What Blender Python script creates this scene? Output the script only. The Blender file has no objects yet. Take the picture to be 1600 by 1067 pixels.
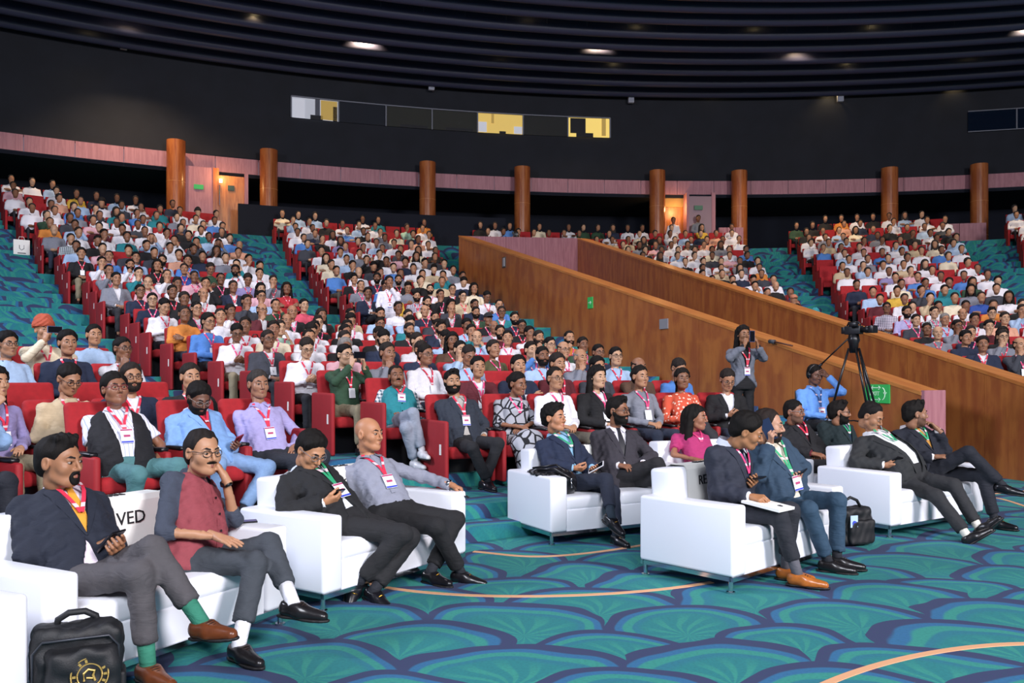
import bpy, bmesh, math, random, json
import numpy as np
from mathutils import Matrix, Vector
random.seed(7); RNG = np.random.default_rng(7)
scene = bpy.context.scene
COL = scene.collection
# ------------------------------------------------------------------ camera
FPX, HZ, CH = 1300.0, 587.0, 1.45
cam_d = bpy.data.cameras.new('camera'); cam = bpy.data.objects.new('camera', cam_d); COL.objects.link(cam)
cam_d.sensor_width = 36.0; cam_d.lens = FPX/1600*36.0; cam_d.shift_y = (HZ-533.5)/1600
cam.location = (0, 0, CH); cam.rotation_euler = (math.pi/2, 0, 0); cam_d.clip_end = 200
scene.camera = cam
# ------------------------------------------------------------------ world, lights, exposure
w = bpy.data.worlds.new('world'); scene.world = w; w.use_nodes = True
w.node_tree.nodes['Background'].inputs[0].default_value = (.62, .62, .85, 1)
w.node_tree.nodes['Background'].inputs[1].default_value = .19
vs = scene.view_settings
vs.view_transform = 'Standard'; vs.look = 'None'; vs.gamma = 1; vs.use_curve_mapping = False; vs.exposure = 0.12
def area(name, loc, target, size, power, color, spread=180):
    l = bpy.data.lights.new(name, 'AREA'); l.shape = 'DISK'; l.size = size; l.energy = power; l.color = color
    l.spread = math.radians(spread)
    o = bpy.data.objects.new(name, l); COL.objects.link(o); o.location = loc
    o.rotation_euler = (Vector(target)-Vector(loc)).to_track_quat('-Z', 'Y').to_euler(); return o
area('stage_light', (13, -7, 8.5), (0, 12, .8), 4.5, 3800, (1, .94, .97))          # stage wash, behind and to the right of the camera
area('stage_light', (1, -8, 9.5), (0, 9, .6), 4.5, 1900, (.88, .91, 1))            # stage wash, straight behind the camera
area('stage_light', (-13, 4, 9), (-1, 9, .5), 3, 1500, (.78, .82, 1))              # blue moving head beside the left block
def spot(name, loc, target, power, color, ang):      # dimmed house lights between the ceiling rings
    l = bpy.data.lights.new(name, 'SPOT'); l.energy = power; l.color = color; l.spot_size = math.radians(ang); l.spot_blend = .9; l.shadow_soft_size = .09
    o = bpy.data.objects.new(name, l); COL.objects.link(o); o.location = loc; o.rotation_euler = (Vector(target)-Vector(loc)).to_track_quat('-Z', 'Y').to_euler()
for x_, y_, e_, c_ in ((-4, 14, 1875, (1, .88, .90)), (4, 17, 2125, (1, .88, .90)), (12, 18, 1750, (1, .86, .90)), (-8, 20, 1875, (1, .88, .9)), (-12, 26, 1875, (1, .72, .46)), (-5, 28.3, 1625, (1, .72, .46)), (3, 29, 1625, (1, .72, .46)), (10, 28.5, 1500, (1, .72, .46)), (17, 27, 1375, (1, .76, .5))):
    spot('house_light', (x_, y_, 13.3), (x_*1.02, y_+1.0, 2), e_, c_, 100)
# ------------------------------------------------------------------ helpers
def srgb(h):
    if isinstance(h, str):
        h = h.lstrip('#'); c = [int(h[i:i+2], 16)/255 for i in (0, 2, 4)]
    else: c = h
    return tuple(((x/12.92) if x <= .04045 else ((x+.055)/1.055)**2.4) for x in c)
MATS = {}
def mat(name, col, rough=.6, metal=0, noise=0, nscale=8, bump=0, bscale=60, emit=None, estr=0, stretch=None, col2=None, spec=None, wrinkle=0):
    if name in MATS: return MATS[name]
    m = bpy.data.materials.new(name); m.use_nodes = True; nt = m.node_tree; b = nt.nodes['Principled BSDF']
    c = srgb(col); b.inputs['Base Color'].default_value = (*c, 1); b.inputs['Roughness'].default_value = rough; b.inputs['Metallic'].default_value = metal
    if spec is not None: b.inputs['Specular IOR Level'].default_value = spec
    tc = None
    def coords(sc):
        nonlocal tc
        if tc is None: tc = nt.nodes.new('ShaderNodeTexCoord')
        mp = nt.nodes.new('ShaderNodeMapping'); nt.links.new(tc.outputs['Object'], mp.inputs[0])
        mp.inputs['Scale'].default_value = [sc*s for s in (stretch or (1, 1, 1))]; return mp.outputs[0]
    if noise or col2:
        n = nt.nodes.new('ShaderNodeTexNoise'); n.inputs['Scale'].default_value = 1; n.inputs['Detail'].default_value = 6
        nt.links.new(coords(nscale), n.inputs['Vector'])
        r = nt.nodes.new('ShaderNodeValToRGB'); c2 = srgb(col2) if col2 else tuple(max(0, x*(1-noise)) for x in c)
        r.color_ramp.elements[0].color = (*c2, 1); r.color_ramp.elements[1].color = (*c, 1)
        r.color_ramp.elements[0].position = .32; r.color_ramp.elements[1].position = .66
        nt.links.new(n.outputs[0], r.inputs[0]); nt.links.new(r.outputs[0], b.inputs['Base Color'])
    if bump:
        n2 = nt.nodes.new('ShaderNodeTexNoise'); n2.inputs['Scale'].default_value = 1; n2.inputs['Detail'].default_value = 4
        nt.links.new(coords(bscale), n2.inputs['Vector'])
        bp = nt.nodes.new('ShaderNodeBump'); bp.inputs['Strength'].default_value = bump; bp.inputs['Distance'].default_value = .01
        nt.links.new(n2.outputs[0], bp.inputs['Height']); nt.links.new(bp.outputs[0], b.inputs['Normal'])
    if wrinkle:
        n3 = nt.nodes.new('ShaderNodeTexNoise'); n3.inputs['Scale'].default_value = 1; n3.inputs['Detail'].default_value = 3; n3.inputs['Distortion'].default_value = 1.2
        mp = nt.nodes.new('ShaderNodeMapping'); tc = tc or nt.nodes.new('ShaderNodeTexCoord'); nt.links.new(tc.outputs['Object'], mp.inputs[0]); mp.inputs['Scale'].default_value = (9, 9, 22); mp.inputs['Rotation'].default_value = (.4, .5, 0); nt.links.new(mp.outputs[0], n3.inputs['Vector'])
        b3 = nt.nodes.new('ShaderNodeBump'); b3.inputs['Strength'].default_value = wrinkle; b3.inputs['Distance'].default_value = .03; nt.links.new(n3.outputs[0], b3.inputs['Height'])
        if bump: nt.links.new(b3.outputs[0], bp.inputs['Normal'])
        else: nt.links.new(b3.outputs[0], b.inputs['Normal'])
    if emit:
        b.inputs['Emission Color'].default_value = (*srgb(emit), 1); b.inputs['Emission Strength'].default_value = estr
    MATS[name] = m; return m
class NT:
    """short writer for shader maths"""
    def __init__(s, m): s.nt = m.node_tree; s.b = s.nt.nodes['Principled BSDF']
    def _in(s, node, i, v):
        if isinstance(v, (int, float)): node.inputs[i].default_value = v
        elif isinstance(v, tuple): node.inputs[i].default_value = v if len(v) == len(node.inputs[i].default_value) else (*v, 1)
        else: s.nt.links.new(v, node.inputs[i])
    def m(s, op, a, b=0, c=0):
        n = s.nt.nodes.new('ShaderNodeMath'); n.operation = op
        for i, v in enumerate((a, b, c)): s._in(n, i, v)
        return n.outputs[0]
    def mix(s, f, a, b):
        n = s.nt.nodes.new('ShaderNodeMix'); n.data_type = 'RGBA'
        s._in(n, 0, f); s._in(n, 6, a); s._in(n, 7, b); return n.outputs[2]
    def xyz(s, out='Object'):
        t = s.nt.nodes.new('ShaderNodeTexCoord'); x = s.nt.nodes.new('ShaderNodeSeparateXYZ'); s.nt.links.new(t.outputs[out], x.inputs[0])
        return x.outputs[0], x.outputs[1], x.outputs[2], t.outputs[out]
    def noise(s, vec, scale, detail=2):
        n = s.nt.nodes.new('ShaderNodeTexNoise'); s.nt.links.new(vec, n.inputs['Vector']); n.inputs['Scale'].default_value = scale; n.inputs['Detail'].default_value = detail
        return n.outputs[0]
    def comb(s, x, y, z=0):
        n = s.nt.nodes.new('ShaderNodeCombineXYZ'); [s._in(n, i, v) for i, v in enumerate((x, y, z))]; return n.outputs[0]
    def hash(s, vec):
        n = s.nt.nodes.new('ShaderNodeTexWhiteNoise'); s.nt.links.new(vec, n.inputs['Vector']); return n.outputs['Value']
    def sm(s, x, a, b):
        n = s.nt.nodes.new('ShaderNodeMapRange'); n.interpolation_type = 'SMOOTHSTEP'; s._in(n, 0, x); n.inputs[1].default_value = a; n.inputs[2].default_value = b; return n.outputs[0]
    def base(s, c): s.nt.links.new(c, s.b.inputs['Base Color'])
def newmat(name, rough=.7):
    m = bpy.data.materials.new(name); m.use_nodes = True; m.node_tree.nodes['Principled BSDF'].inputs['Roughness'].default_value = rough; MATS[name] = m; return m

def mk_mesh(name, verts, faces, mats=(), midx=None, smooth=True):
    """verts (N,3), faces (M,k) array or list of lists"""
    me = bpy.data.meshes.new(name); verts = np.asarray(verts, dtype=np.float32).reshape(-1, 3)
    if isinstance(faces, np.ndarray):
        k = faces.shape[1]; ls = faces.astype(np.int32).ravel(); starts = np.arange(0, len(ls), k, dtype=np.int32); tot = np.full(len(faces), k, dtype=np.int32)
    else:
        tot = np.array([len(f) for f in faces], dtype=np.int32); ls = np.array([i for f in faces for i in f], dtype=np.int32)
        starts = np.concatenate([[0], np.cumsum(tot)[:-1]]).astype(np.int32) if len(tot) else np.zeros(0, np.int32)
    me.vertices.add(len(verts)); me.vertices.foreach_set('co', verts.ravel())
    me.loops.add(len(ls)); me.loops.foreach_set('vertex_index', ls)
    me.polygons.add(len(tot)); me.polygons.foreach_set('loop_start', starts); me.polygons.foreach_set('loop_total', tot)
    for m in mats: me.materials.append(m)
    if midx is not None: me.polygons.foreach_set('material_index', np.asarray(midx, dtype=np.int32))
    me.polygons.foreach_set('use_smooth', np.full(len(tot), bool(smooth)))
    me.update(calc_edges=True); me.validate(); return me
class MB:
    """collects simple solids into one mesh"""
    def __init__(s): s.v = []; s.f = []; s.mi = []
    def add(s, v, f, mi=0):
        o = len(s.v); s.v += [tuple(p) for p in v]; s.f += [[i+o for i in q] for q in f]; s.mi += [mi]*len(f); return s
    def box(s, c, d, mi=0, rot=None):
        x, y, z = (q/2 for q in d); P = [(a*x, b*y, e*z) for a in (-1, 1) for b in (-1, 1) for e in (-1, 1)]
        if rot is not None: P = [tuple(rot @ Vector(p)) for p in P]
        P = [(p[0]+c[0], p[1]+c[1], p[2]+c[2]) for p in P]
        return s.add(P, [(0, 1, 3, 2), (4, 6, 7, 5), (0, 4, 5, 1), (2, 3, 7, 6), (0, 2, 6, 4), (1, 5, 7, 3)], mi)
    def tube(s, pts, r, n=8, mi=0, cap=True):
        pts = [Vector(p) for p in pts]; rr = r if isinstance(r, (list, tuple)) else [r]*len(pts); V = []; Fc = []
        for i, p in enumerate(pts):
            t = (pts[min(i+1, len(pts)-1)]-pts[max(i-1, 0)]).normalized()
            a = t.cross(Vector((0, 0, 1)));
            if a.length < .01: a = t.cross(Vector((1, 0, 0)))
            a.normalize(); b = t.cross(a)
            V += [p+(a*math.cos(2*math.pi*k/n)+b*math.sin(2*math.pi*k/n))*rr[i] for k in range(n)]
        for i in range(len(pts)-1):
            for k in range(n): Fc.append((i*n+k, i*n+(k+1) % n, (i+1)*n+(k+1) % n, (i+1)*n+k))
        if cap: Fc += [tuple(range(n)), tuple(range((len(pts)-1)*n+n-1, (len(pts)-1)*n-1, -1))]
        return s.add(V, Fc, mi)
    def grid(s, rows, mi=0, thick=None):
        """rows: list of equal-length point lists -> surface"""
        n = len(rows[0]); V = [p for r in rows for p in r]
        Fc = [(i*n+k, i*n+k+1, (i+1)*n+k+1, (i+1)*n+k) for i in range(len(rows)-1) for k in range(n-1)]
        return s.add(V, Fc, mi)
    def mesh(s, name, mats, smooth=False, bevel=0, seg=2):
        me = mk_mesh(name, s.v, s.f, mats, s.mi, smooth)
        bm = bmesh.new(); bm.from_mesh(me); bmesh.ops.recalc_face_normals(bm, faces=bm.faces)
        if bevel: bmesh.ops.bevel(bm, geom=list(bm.edges), offset=bevel, segments=seg, profile=.5, affect='EDGES', clamp_overlap=True)
        bm.to_mesh(me); bm.free()
        if bevel: me.polygons.foreach_set('use_smooth', np.full(len(me.polygons), True)); me.set_sharp_from_angle(angle=math.radians(50))
        return me
def obj(name, data, parent=None, loc=None, rotz=None, mx=None):
    o = bpy.data.objects.new(name, data); COL.objects.link(o)
    if parent is not None: o.parent = parent
    if loc is not None: o.location = loc
    if rotz is not None: o.rotation_euler = (0, 0, rotz)
    if mx is not None: o.matrix_local = mx
    return o
def tag(o, label=None, cat=None, group=None, kind=None):
    if label: o['label'] = label
    if cat: o['category'] = cat
    if group: o['group'] = group
    if kind: o['kind'] = kind
    return o
def text_mesh(s, size, m, depth=.002):
    c = bpy.data.curves.new('lettering', 'FONT'); c.body = s; c.size = size; c.align_x = 'CENTER'; c.align_y = 'CENTER'; c.extrude = depth; c.resolution_u = 2
    o = bpy.data.objects.new('lettering', c); COL.objects.link(o)
    bpy.context.view_layer.update()
    me = bpy.data.meshes.new_from_object(o.evaluated_get(bpy.context.evaluated_depsgraph_get()))
    bpy.data.objects.remove(o); bpy.data.curves.remove(c); me.name = 'lettering'; me.materials.clear(); me.materials.append(m); return me
def proj(p):
    return (800+FPX*p[0]/p[1], HZ-FPX*(p[2]-CH)/p[1])
# ------------------------------------------------------------------ materials of the hall
def carpet_mat():
    m = newmat('carpet', .95); n = NT(m); x, y, z, v = n.xyz()
    wx = n.m('ADD', x, n.m('MULTIPLY', n.m('SUBTRACT', n.noise(v, .9), .5), .65)); wy = n.m('ADD', n.m('ADD', y, z), n.m('MULTIPLY', n.m('SUBTRACT', n.noise(n.comb(y, x, 3.3), .8), .5), .55))
    cs, rs, r0 = 1.02, .40, .61
    j0 = n.m('CEIL', n.m('DIVIDE', n.m('SUBTRACT', wy, r0), rs))
    D = None; A = None; K = None
    for k in (3, 2, 1, 0):
        j = n.m('ADD', j0, k); off = n.m('MULTIPLY', n.m('FLOORED_MODULO', j, 2), .5)
        i = n.m('ADD', n.m('ROUND', n.m('SUBTRACT', n.m('DIVIDE', wx, cs), off)), off)
        h = n.hash(n.comb(i, j, 0)); r = n.m('MULTIPLY', r0, n.m('ADD', .66, n.m('MULTIPLY', h, .38)))
        dx = n.m('SUBTRACT', wx, n.m('MULTIPLY', i, cs)); dy = n.m('SUBTRACT', wy, n.m('MULTIPLY', j, rs))
        d = n.m('DIVIDE', n.m('SQRT', n.m('ADD', n.m('MULTIPLY', dx, dx), n.m('MULTIPLY', dy, dy))), r)
        a = n.m('ARCTAN2', dx, n.m('ADD', dy, .10))
        if D is None: D, A, K = d, a, h
        else:
            t = n.m('LESS_THAN', d, 1.0); inv = n.m('SUBTRACT', 1, t)
            D = n.m('ADD', n.m('MULTIPLY', d, t), n.m('MULTIPLY', D, inv)); A = n.m('ADD', n.m('MULTIPLY', a, t), n.m('MULTIPLY', A, inv)); K = n.m('ADD', n.m('MULTIPLY', h, t), n.m('MULTIPLY', K, inv))
    navy = (*srgb('#30385c'), 1); blue = (*srgb('#28648e'), 1); teal = (*srgb('#1e777a'), 1); grn = (*srgb('#2d887c'), 1); deep = (*srgb('#226e82'), 1)
    fan = n.m('ADD', .5, n.m('MULTIPLY', n.m('SINE', n.m('ADD', n.m('MULTIPLY', A, 13), n.m('MULTIPLY', D, 3))), .5))
    fan = n.m('MULTIPLY', n.sm(fan, .45, .85), n.sm(D, .62, .2))
    c = n.mix(fan, teal, grn); c = n.mix(n.m('MULTIPLY', n.sm(D, .5, .6), .8), c, deep)
    c = n.mix(n.sm(D, .63, .66), c, teal if False else grn); c = n.mix(n.sm(D, .74, .78), c, blue); c = n.mix(n.sm(D, .84, .87), c, navy)
    c = n.mix(n.m('MULTIPLY', n.sm(n.noise(v, 55, 3), .4, .7), .22), c, (*srgb('#0f4a52'), 1))
    n.base(c); return m
CARPET = carpet_mat()
def wood_mat(name, c1, c2, c3, rough, sx=14, sz=.9):
    m = newmat(name, rough); n = NT(m); x, y, z, v = n.xyz()
    u = n.m('ADD', x, n.m('MULTIPLY', y, .8))
    wob = n.noise(n.comb(n.m('MULTIPLY', u, 1.2), n.m('MULTIPLY', z, .8), 0), 1.0, 3)
    g = n.noise(n.comb(n.m('MULTIPLY', u, sx), n.m('MULTIPLY', z, sz), n.m('MULTIPLY', wob, 5)), 1.0, 5)
    f = n.noise(n.comb(n.m('MULTIPLY', u, sx*7), n.m('MULTIPLY', z, sz*2), 2), 1.0, 3)
    c = n.mix(n.sm(g, .34, .66), (*srgb(c1), 1), (*srgb(c2), 1)); c = n.mix(n.m('MULTIPLY', n.sm(f, .55, .8), .5), c, (*srgb(c3), 1))
    n.base(c); return m
WOOD = wood_mat('ramp_veneer', '#9a5530', '#b46e38', '#7a3e1e', .38)
WOODCAP = wood_mat('ramp_cap', '#b87038', '#c88444', '#985828', .35, 6, 6)
WOODDARK = wood_mat('column_veneer', '#96502a', '#b06838', '#6c361c', .25)
PINK = wood_mat('pink_cast_veneer', '#a46c76', '#b47c84', '#945c68', .55)  # pink cast of the hall lighting is mixed into this veneer colour
BLACKWALL = mat('black_acoustic_wall', '#1a1d26', .85, noise=.25, nscale=1.5)
VOID = mat('dark_rear_wall', '#0b1120', .9)
CEILDARK = mat('ceiling_black', '#0c0d14', .9)
RINGM = mat('ceiling_ring_paint', '#32344a', .45)
WHITELEATHER = mat('white_leatherette', '#e9ebf2', .38, bump=.05, bscale=300)
CHROME = mat('chrome', '#c8ccd2', .15, 1)
REDFAB = mat('red_upholstery', '#a81a22', .85, noise=.18, nscale=20, bump=.12, bscale=260)
REDPANEL = mat('red_end_panel', '#98161f', .7, noise=.1, nscale=10)
BLACKPLA = mat('black_plastic', '#121216', .35)
WHITEPAPER = mat('white_paper', '#f0efe9', .7)
INK = mat('black_print', '#16161a', .7)
TAPE = mat('orange_tape', '#dca57c', .6)
GREENSIGN = mat('exit_green', '#2f9e4f', .5, emit='#2f9e4f', estr=.25)
SIGNWHITE = mat('sign_print', '#d9f2dc', .5)
GREYPLATE = mat('grey_plate', '#8f8f95', .5)
# ------------------------------------------------------------------ the hall
CS = (5.0, 0.0)                     # centre of the seating arcs (the stage)
WC, WR = (8.0, -14.0), 47.2         # centre and radius of the column ring
ZR = [(9.0, .26), (10.3, .26), (11.3, .42), (12.3, .56), (13.3, .70), (14.3, .86), (16.3, 1.16), (19.3, 1.85), (24.3, 3.35), (29.3, 5.1), (32.3, 6.35)]
ZL = [.26, .26, .40, .60, .80]
def floor_z(R): return float(np.interp(R, [a for a, b in ZR], [b for a, b in ZR]))
NROW = 25
ROWS = [10.3+.9*i for i in range(NROW)]
def sp(R, th, z=0):
    t = math.radians(th); return (CS[0]+R*math.sin(t), CS[1]+R*math.cos(t), z)
# ramp walls (a sunken entrance between two sloping parapets)
NA, NB = np.array((-1.5, 26.5)), np.array((5.8, 11.5)); NZ = (5.9, 1.23)
FA, FB = np.array((2.4, 28.4)), np.array((8.3, 7.7)); FZ = (6.14, .27)
def fa_top(t): return 0
def side(A, B, p):   # >0: p lies to the right (camera right) of line A->B (A far, B near)
    d = B-A; return -(d[0]*(p[1]-A[1])-d[1]*(p[0]-A[0]))/np.linalg.norm(d)
def th_at_line(A, B, R, lo=-40, hi=40):
    best = None
    for t in np.linspace(lo, hi, 801):
        s = side(A, B, sp(R, t)[:2])
        if best is None or abs(s) < best[0]: best = (abs(s), t)
    return best[1]
fl = MB(); fl.add([(-40, -20, 0), (45, -20, 0), (45, 45, 0), (-40, 45, 0)], [(0, 1, 2, 3)])
FLOOR = tag(obj('floor', fl.mesh('floor', [CARPET])), 'teal carpet with dark blue fish-scale pattern on the hall floor', 'floor', kind='structure')
def arc_block(R0, R1, z0, z1, t0, t1, n=None):
    n = n or max(2, int(abs(t1-t0)/2)+1); m = MB(); rows = []
    prof = [(R0, z0), (R0, z1), (R1, z1), (R1, z0)]
    for k in range(n+1):
        t = t0+(t1-t0)*k/n; rows.append([sp(R, t, z) for R, z in prof])
    m.grid(rows); m.add(rows[0], [(0, 1, 2, 3)]); m.add(rows[-1], [(3, 2, 1, 0)]); return m
for i, R in enumerate(ROWS):
    R0, R1 = R-.70, R+.22
    if i == 0: R0 = 9.35
    if i == NROW-1: R1 = R+6
    z = floor_z(R); tn = min(th_at_line(NA, NB, q) for q in (max(R0, 11.55), R, R1)) if 11.6 < R < 27.2 else (-3 if R < 11.6 else th_at_line(NA, NB, 27))
    tf = max(th_at_line(FA, FB, q) for q in (R0, R, min(R1, 28.6))) if R < 28.6 else tn
    if R < 28.6:
        obj('tier', arc_block(R0, R1, max(-.1, z-.55), z, -41.6 if i < 5 else -64, tn).mesh('tier', [CARPET]), FLOOR)
        if i < 5: obj('tier', arc_block(R0, R1, -.1, ZL[i], -66, -41.6).mesh('tier', [CARPET]), FLOOR)
        if R > 12.5: obj('tier', arc_block(R0, R1, max(-.1, z-.55), z, tf, 48).mesh('tier', [CARPET]), FLOOR)
    else: obj('tier', arc_block(R0, R1, z-.55, z, -64, 48).mesh('tier', [CARPET]), FLOOR)
AISLES = [(-44.0, -39.6, 9.4, 33), (-27.4, -25.6, 18, 33), (7.0, 9.0, 15, 33), (20.3, 22.2, 15, 33)]
for a0, a1, r0, r1 in AISLES:
    for i, R in enumerate(ROWS[:-1]):
        if r0 < R < r1:
            za, zb = floor_z(R), floor_z(R+.9)
            obj('step', arc_block(R+.20-.34, R+.20, za-.05, (za+zb)/2, a0, a1, 3).mesh('step', [CARPET]), FLOOR)
# first riser beside the sofas
obj('step', arc_block(9.0, 9.36, -.05, .13, -64, -14, 16).mesh('step', [CARPET]), FLOOR)
# tape arcs on the carpet
def tape(pts, wd=.045):
    m = MB(); P = [Vector((x, y, 0)) for x, y in pts]; rows = []
    for i, p in enumerate(P):
        t = (P[min(i+1, len(P)-1)]-P[max(i-1, 0)]).normalized(); nn = Vector((-t.y, t.x, 0))*wd/2
        rows.append([(p+nn)+Vector((0, 0, .0)), (p+nn)+Vector((0, 0, .004)), (p-nn)+Vector((0, 0, .004)), (p-nn)])
    m.grid(rows); return m
def fpt(px, py): d = FPX*CH/(py-HZ); return ((px-800)/FPX*d, d)
def smooth_pts(a, n=24):
    t = np.linspace(0, 1, len(a)); tt = np.linspace(0, 1, n); a = np.array(a)
    return list(zip(np.polyval(np.polyfit(t, a[:, 0], min(3, len(a)-1)), tt), np.polyval(np.polyfit(t, a[:, 1], min(3, len(a)-1)), tt)))
for pts, lab in (([(600, 918), (720, 929), (830, 932), (1000, 925), (1110, 910)], 'orange tape arc on carpet in front of the crossed-ankle loafers'),
                 ([(740, 862), (800, 868), (880, 868), (1015, 850)], 'orange tape arc under the sofa of the woman in navy blazer'),
                 ([(1270, 1078), (1360, 1044), (1450, 1020), (1540, 1010), (1620, 1006)], 'wide orange tape arc on carpet at the bottom edge'),
                 ([(1555, 778), (1580, 784), (1625, 800)], 'short orange tape strip beside the wooden ramp wall'),
                 ([(1530, 773), (1560, 771), (1625, 765)], 'thin orange tape strip nearest the wooden ramp wall')):
    tag(obj('floor_tape', tape(smooth_pts([fpt(*p) for p in pts])).mesh('floor_tape', [TAPE])), lab, 'tape', 'tape lines on the carpet')
# ramp walls with caps
def ramp_wall(name, A, B, za, zb, th, zbot, lab, capth=.0):
    d = (B-A)/np.linalg.norm(B-A); nrm = np.array((-d[1], d[0]))   # to the right of A->B seen from above is -nrm
    n = 14; m = MB(); o = tag(obj(name, None), lab, 'wall', kind='structure')
    for k in range(n):       # veneer panels with fine joints
        t0, t1 = k/n, (k+1)/n; g = .004
        L = np.linalg.norm(B-A); P0 = A+d*(t0*L+g); P1 = A+d*(t1*L-g); z0, z1 = za+(zb-za)*t0-.05, za+(zb-za)*t1-.05
        mm = MB(); q = []
        for P, zz in ((P0, z0), (P1, z1)):
            for off in (-th/2, th/2): q += [(*(P+nrm*off), zbot), (*(P+nrm*off), zz)]
        mm.add(q, [(0, 1, 5, 4), (2, 6, 7, 3), (1, 3, 7, 5), (0, 4, 6, 2), (0, 2, 3, 1), (4, 5, 7, 6)])
        obj('panel', mm.mesh('panel', [WOOD]), o)
    core = MB(); q = []
    for P, zz in ((A, za-.052), (B, zb-.052)):
        for off in (-th/2+.006, th/2-.006): q += [(*(P+nrm*off), zbot), (*(P+nrm*off), zz)]
    core.add(q, [(0, 1, 5, 4), (2, 6, 7, 3), (1, 3, 7, 5), (0, 4, 6, 2), (0, 2, 3, 1), (4, 5, 7, 6)]); obj('core', core.mesh('core', [WOOD]), o)
    cap = MB(); q = []
    for P, zz in ((A, za), (B+d*.005, zb)):
        for off in (-th/2-.012, th/2+.012): q += [(*(P+nrm*off), zz-.05), (*(P+nrm*off), zz)]
    cap.add(q, [(0, 1, 5, 4), (2, 6, 7, 3), (1, 3, 7, 5), (0, 4, 6, 2), (0, 2, 3, 1), (4, 5, 7, 6)]); obj('cap', cap.mesh('cap', [WOODCAP]), o)
    return o, d, nrm
wall_ramp, ND, NN_ = ramp_wall('wall_ramp_near', NA, NB, NZ[0], NZ[1], .42, -.05, 'sloping veneered parapet wall carrying the green exit signs')
wall_ramp2, FD, FN_ = ramp_wall('wall_ramp_far', FA, FB, FZ[0], FZ[1], .36, -.05, 'sloping veneered parapet wall in front of the right seating block')
# pink end face of the near parapet and pink back wall of the entrance
m = MB(); c = NB+ND*.03; rot = Matrix.Rotation(math.atan2(ND[1], ND[0]), 3, 'Z'); m.box((c[0], c[1], .6), (.05, .43, 1.30), rot=rot)
tag(obj('trim_1', m.mesh('trim_1', [PINK])), 'pink-lit veneer end post of the near ramp wall beside exit sign', 'post', kind='structure')
back = tag(obj('wall_ramp_end', None), 'pink-lit veneered end wall at the top of the entrance ramp', 'wall', kind='structure')
for k in range(6):
    t0, t1 = k/6, (k+1)/6; P0 = NA+(FA-NA)*t0; P1 = NA+(FA-NA)*t1; m = MB(); dd = (FA-NA)/np.linalg.norm(FA-NA); nn = np.array((-dd[1], dd[0]))*.15; P0 = P0+dd*.004; P1 = P1-dd*.004
    z0 = NZ[0]+(FZ[0]-NZ[0])*t0; z1 = NZ[0]+(FZ[0]-NZ[0])*t1
    m.add([(*P0, 0), (*P1, 0), (*P1, z1), (*P0, z0), (*(P0+nn), 0), (*(P1+nn), 0), (*(P1+nn), z1), (*(P0+nn), z0)], [(0, 1, 2, 3), (7, 6, 5, 4), (3, 2, 6, 7), (0, 3, 7, 4), (1, 5, 6, 2)])
    obj('panel', m.mesh('panel', [PINK]), back)
def on_wall(px, py, A, B, nrm, th):
    """point on the near face of a ramp wall seen at a pixel"""
    A2 = A-nrm*th/2*(1 if nrm[0] > 0 else -1); d = B-A; u = (px-800)/FPX
    # A2 + t d = s (u,1)
    M_ = np.array([[d[0], -u], [d[1], -1]]); t, s = np.linalg.solve(M_, -A2); return np.array((u*s, s, CH+(HZ-py)/FPX*s))
wall_rot = math.atan2(ND[1], ND[0])
def wall_plate(name, px, py, wd, ht, m_, lab, cat, label2=None):
    p = on_wall(px, py, NA, NB, NN_, .42); root = tag(obj(name, None, loc=tuple(p), rotz=wall_rot), lab, cat)
    b = MB().box((0, -.012, 0), (wd, .024, ht)); obj('plate', b.mesh('plate', [m_]), root); return root
r = wall_plate('exit_sign', 1372, 615, .42, .27, GREENSIGN, 'green EXIT sign with arrows behind the tripod', 'sign')
def flat_text(parent, s, size, mt, x, z, y=-.026):
    o = obj('lettering', text_mesh(s, size, mt), parent); o.matrix_local = Matrix.Translation((x, y, z)) @ Matrix.Rotation(math.pi/2, 4, 'X'); return o
flat_text(r, 'EXIT', .085, SIGNWHITE, -.04, 0)
am = MB()
for (z0, s) in ((.085, 1), (-.085, -1)):
    am.tube([(-.10, -.026, z0), (.06, -.026, z0)], .006, 5)
    am.tube([(.03, -.026, z0+.025), (.06, -.026, z0), (.03, -.026, z0-.025)], .006, 5); am.tube([(-.07, -.026, z0+.025), (-.10, -.026, z0), (-.07, -.026, z0-.025)], .006, 5)
am.tube([(.08+.06*math.cos(a), -.026, .09*math.sin(a)) for a in np.linspace(-1.3, 1.3, 10)], .006, 5)
am.tube([(.115, -.026, .02), (.14, -.026, -.012), (.165, -.026, .02)], .006, 5)
obj('arrows', am.mesh('arrows', [SIGNWHITE]), r)
r = wall_plate('exit_sign', 923, 473, .21, .26, GREENSIGN, 'small green exit sign halfway up the ramp wall', 'sign')
am = MB(); am.tube([(-.05, -.026, 0), (.05, -.026, 0)], .012, 5); am.tube([(.02, -.026, .03), (.055, -.026, 0), (.02, -.026, -.03)], .01, 5); obj('arrow', am.mesh('arrow', [SIGNWHITE]), r)
wall_plate('access_panel', 1038, 506, .27, .2, GREYPLATE, 'square grey access panel on the ramp wall', 'panel')
r = wall_plate('wall_switch_box', 788, 410, .2, .3, mat('dark_grey_metal', '#4b4844', .5), 'small dark grey switch box near the top of ramp wall', 'switch box')
obj('door', MB().box((.03, -.035, 0), (.1, .03, .24)).mesh('door', [GREYPLATE]), r)
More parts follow.
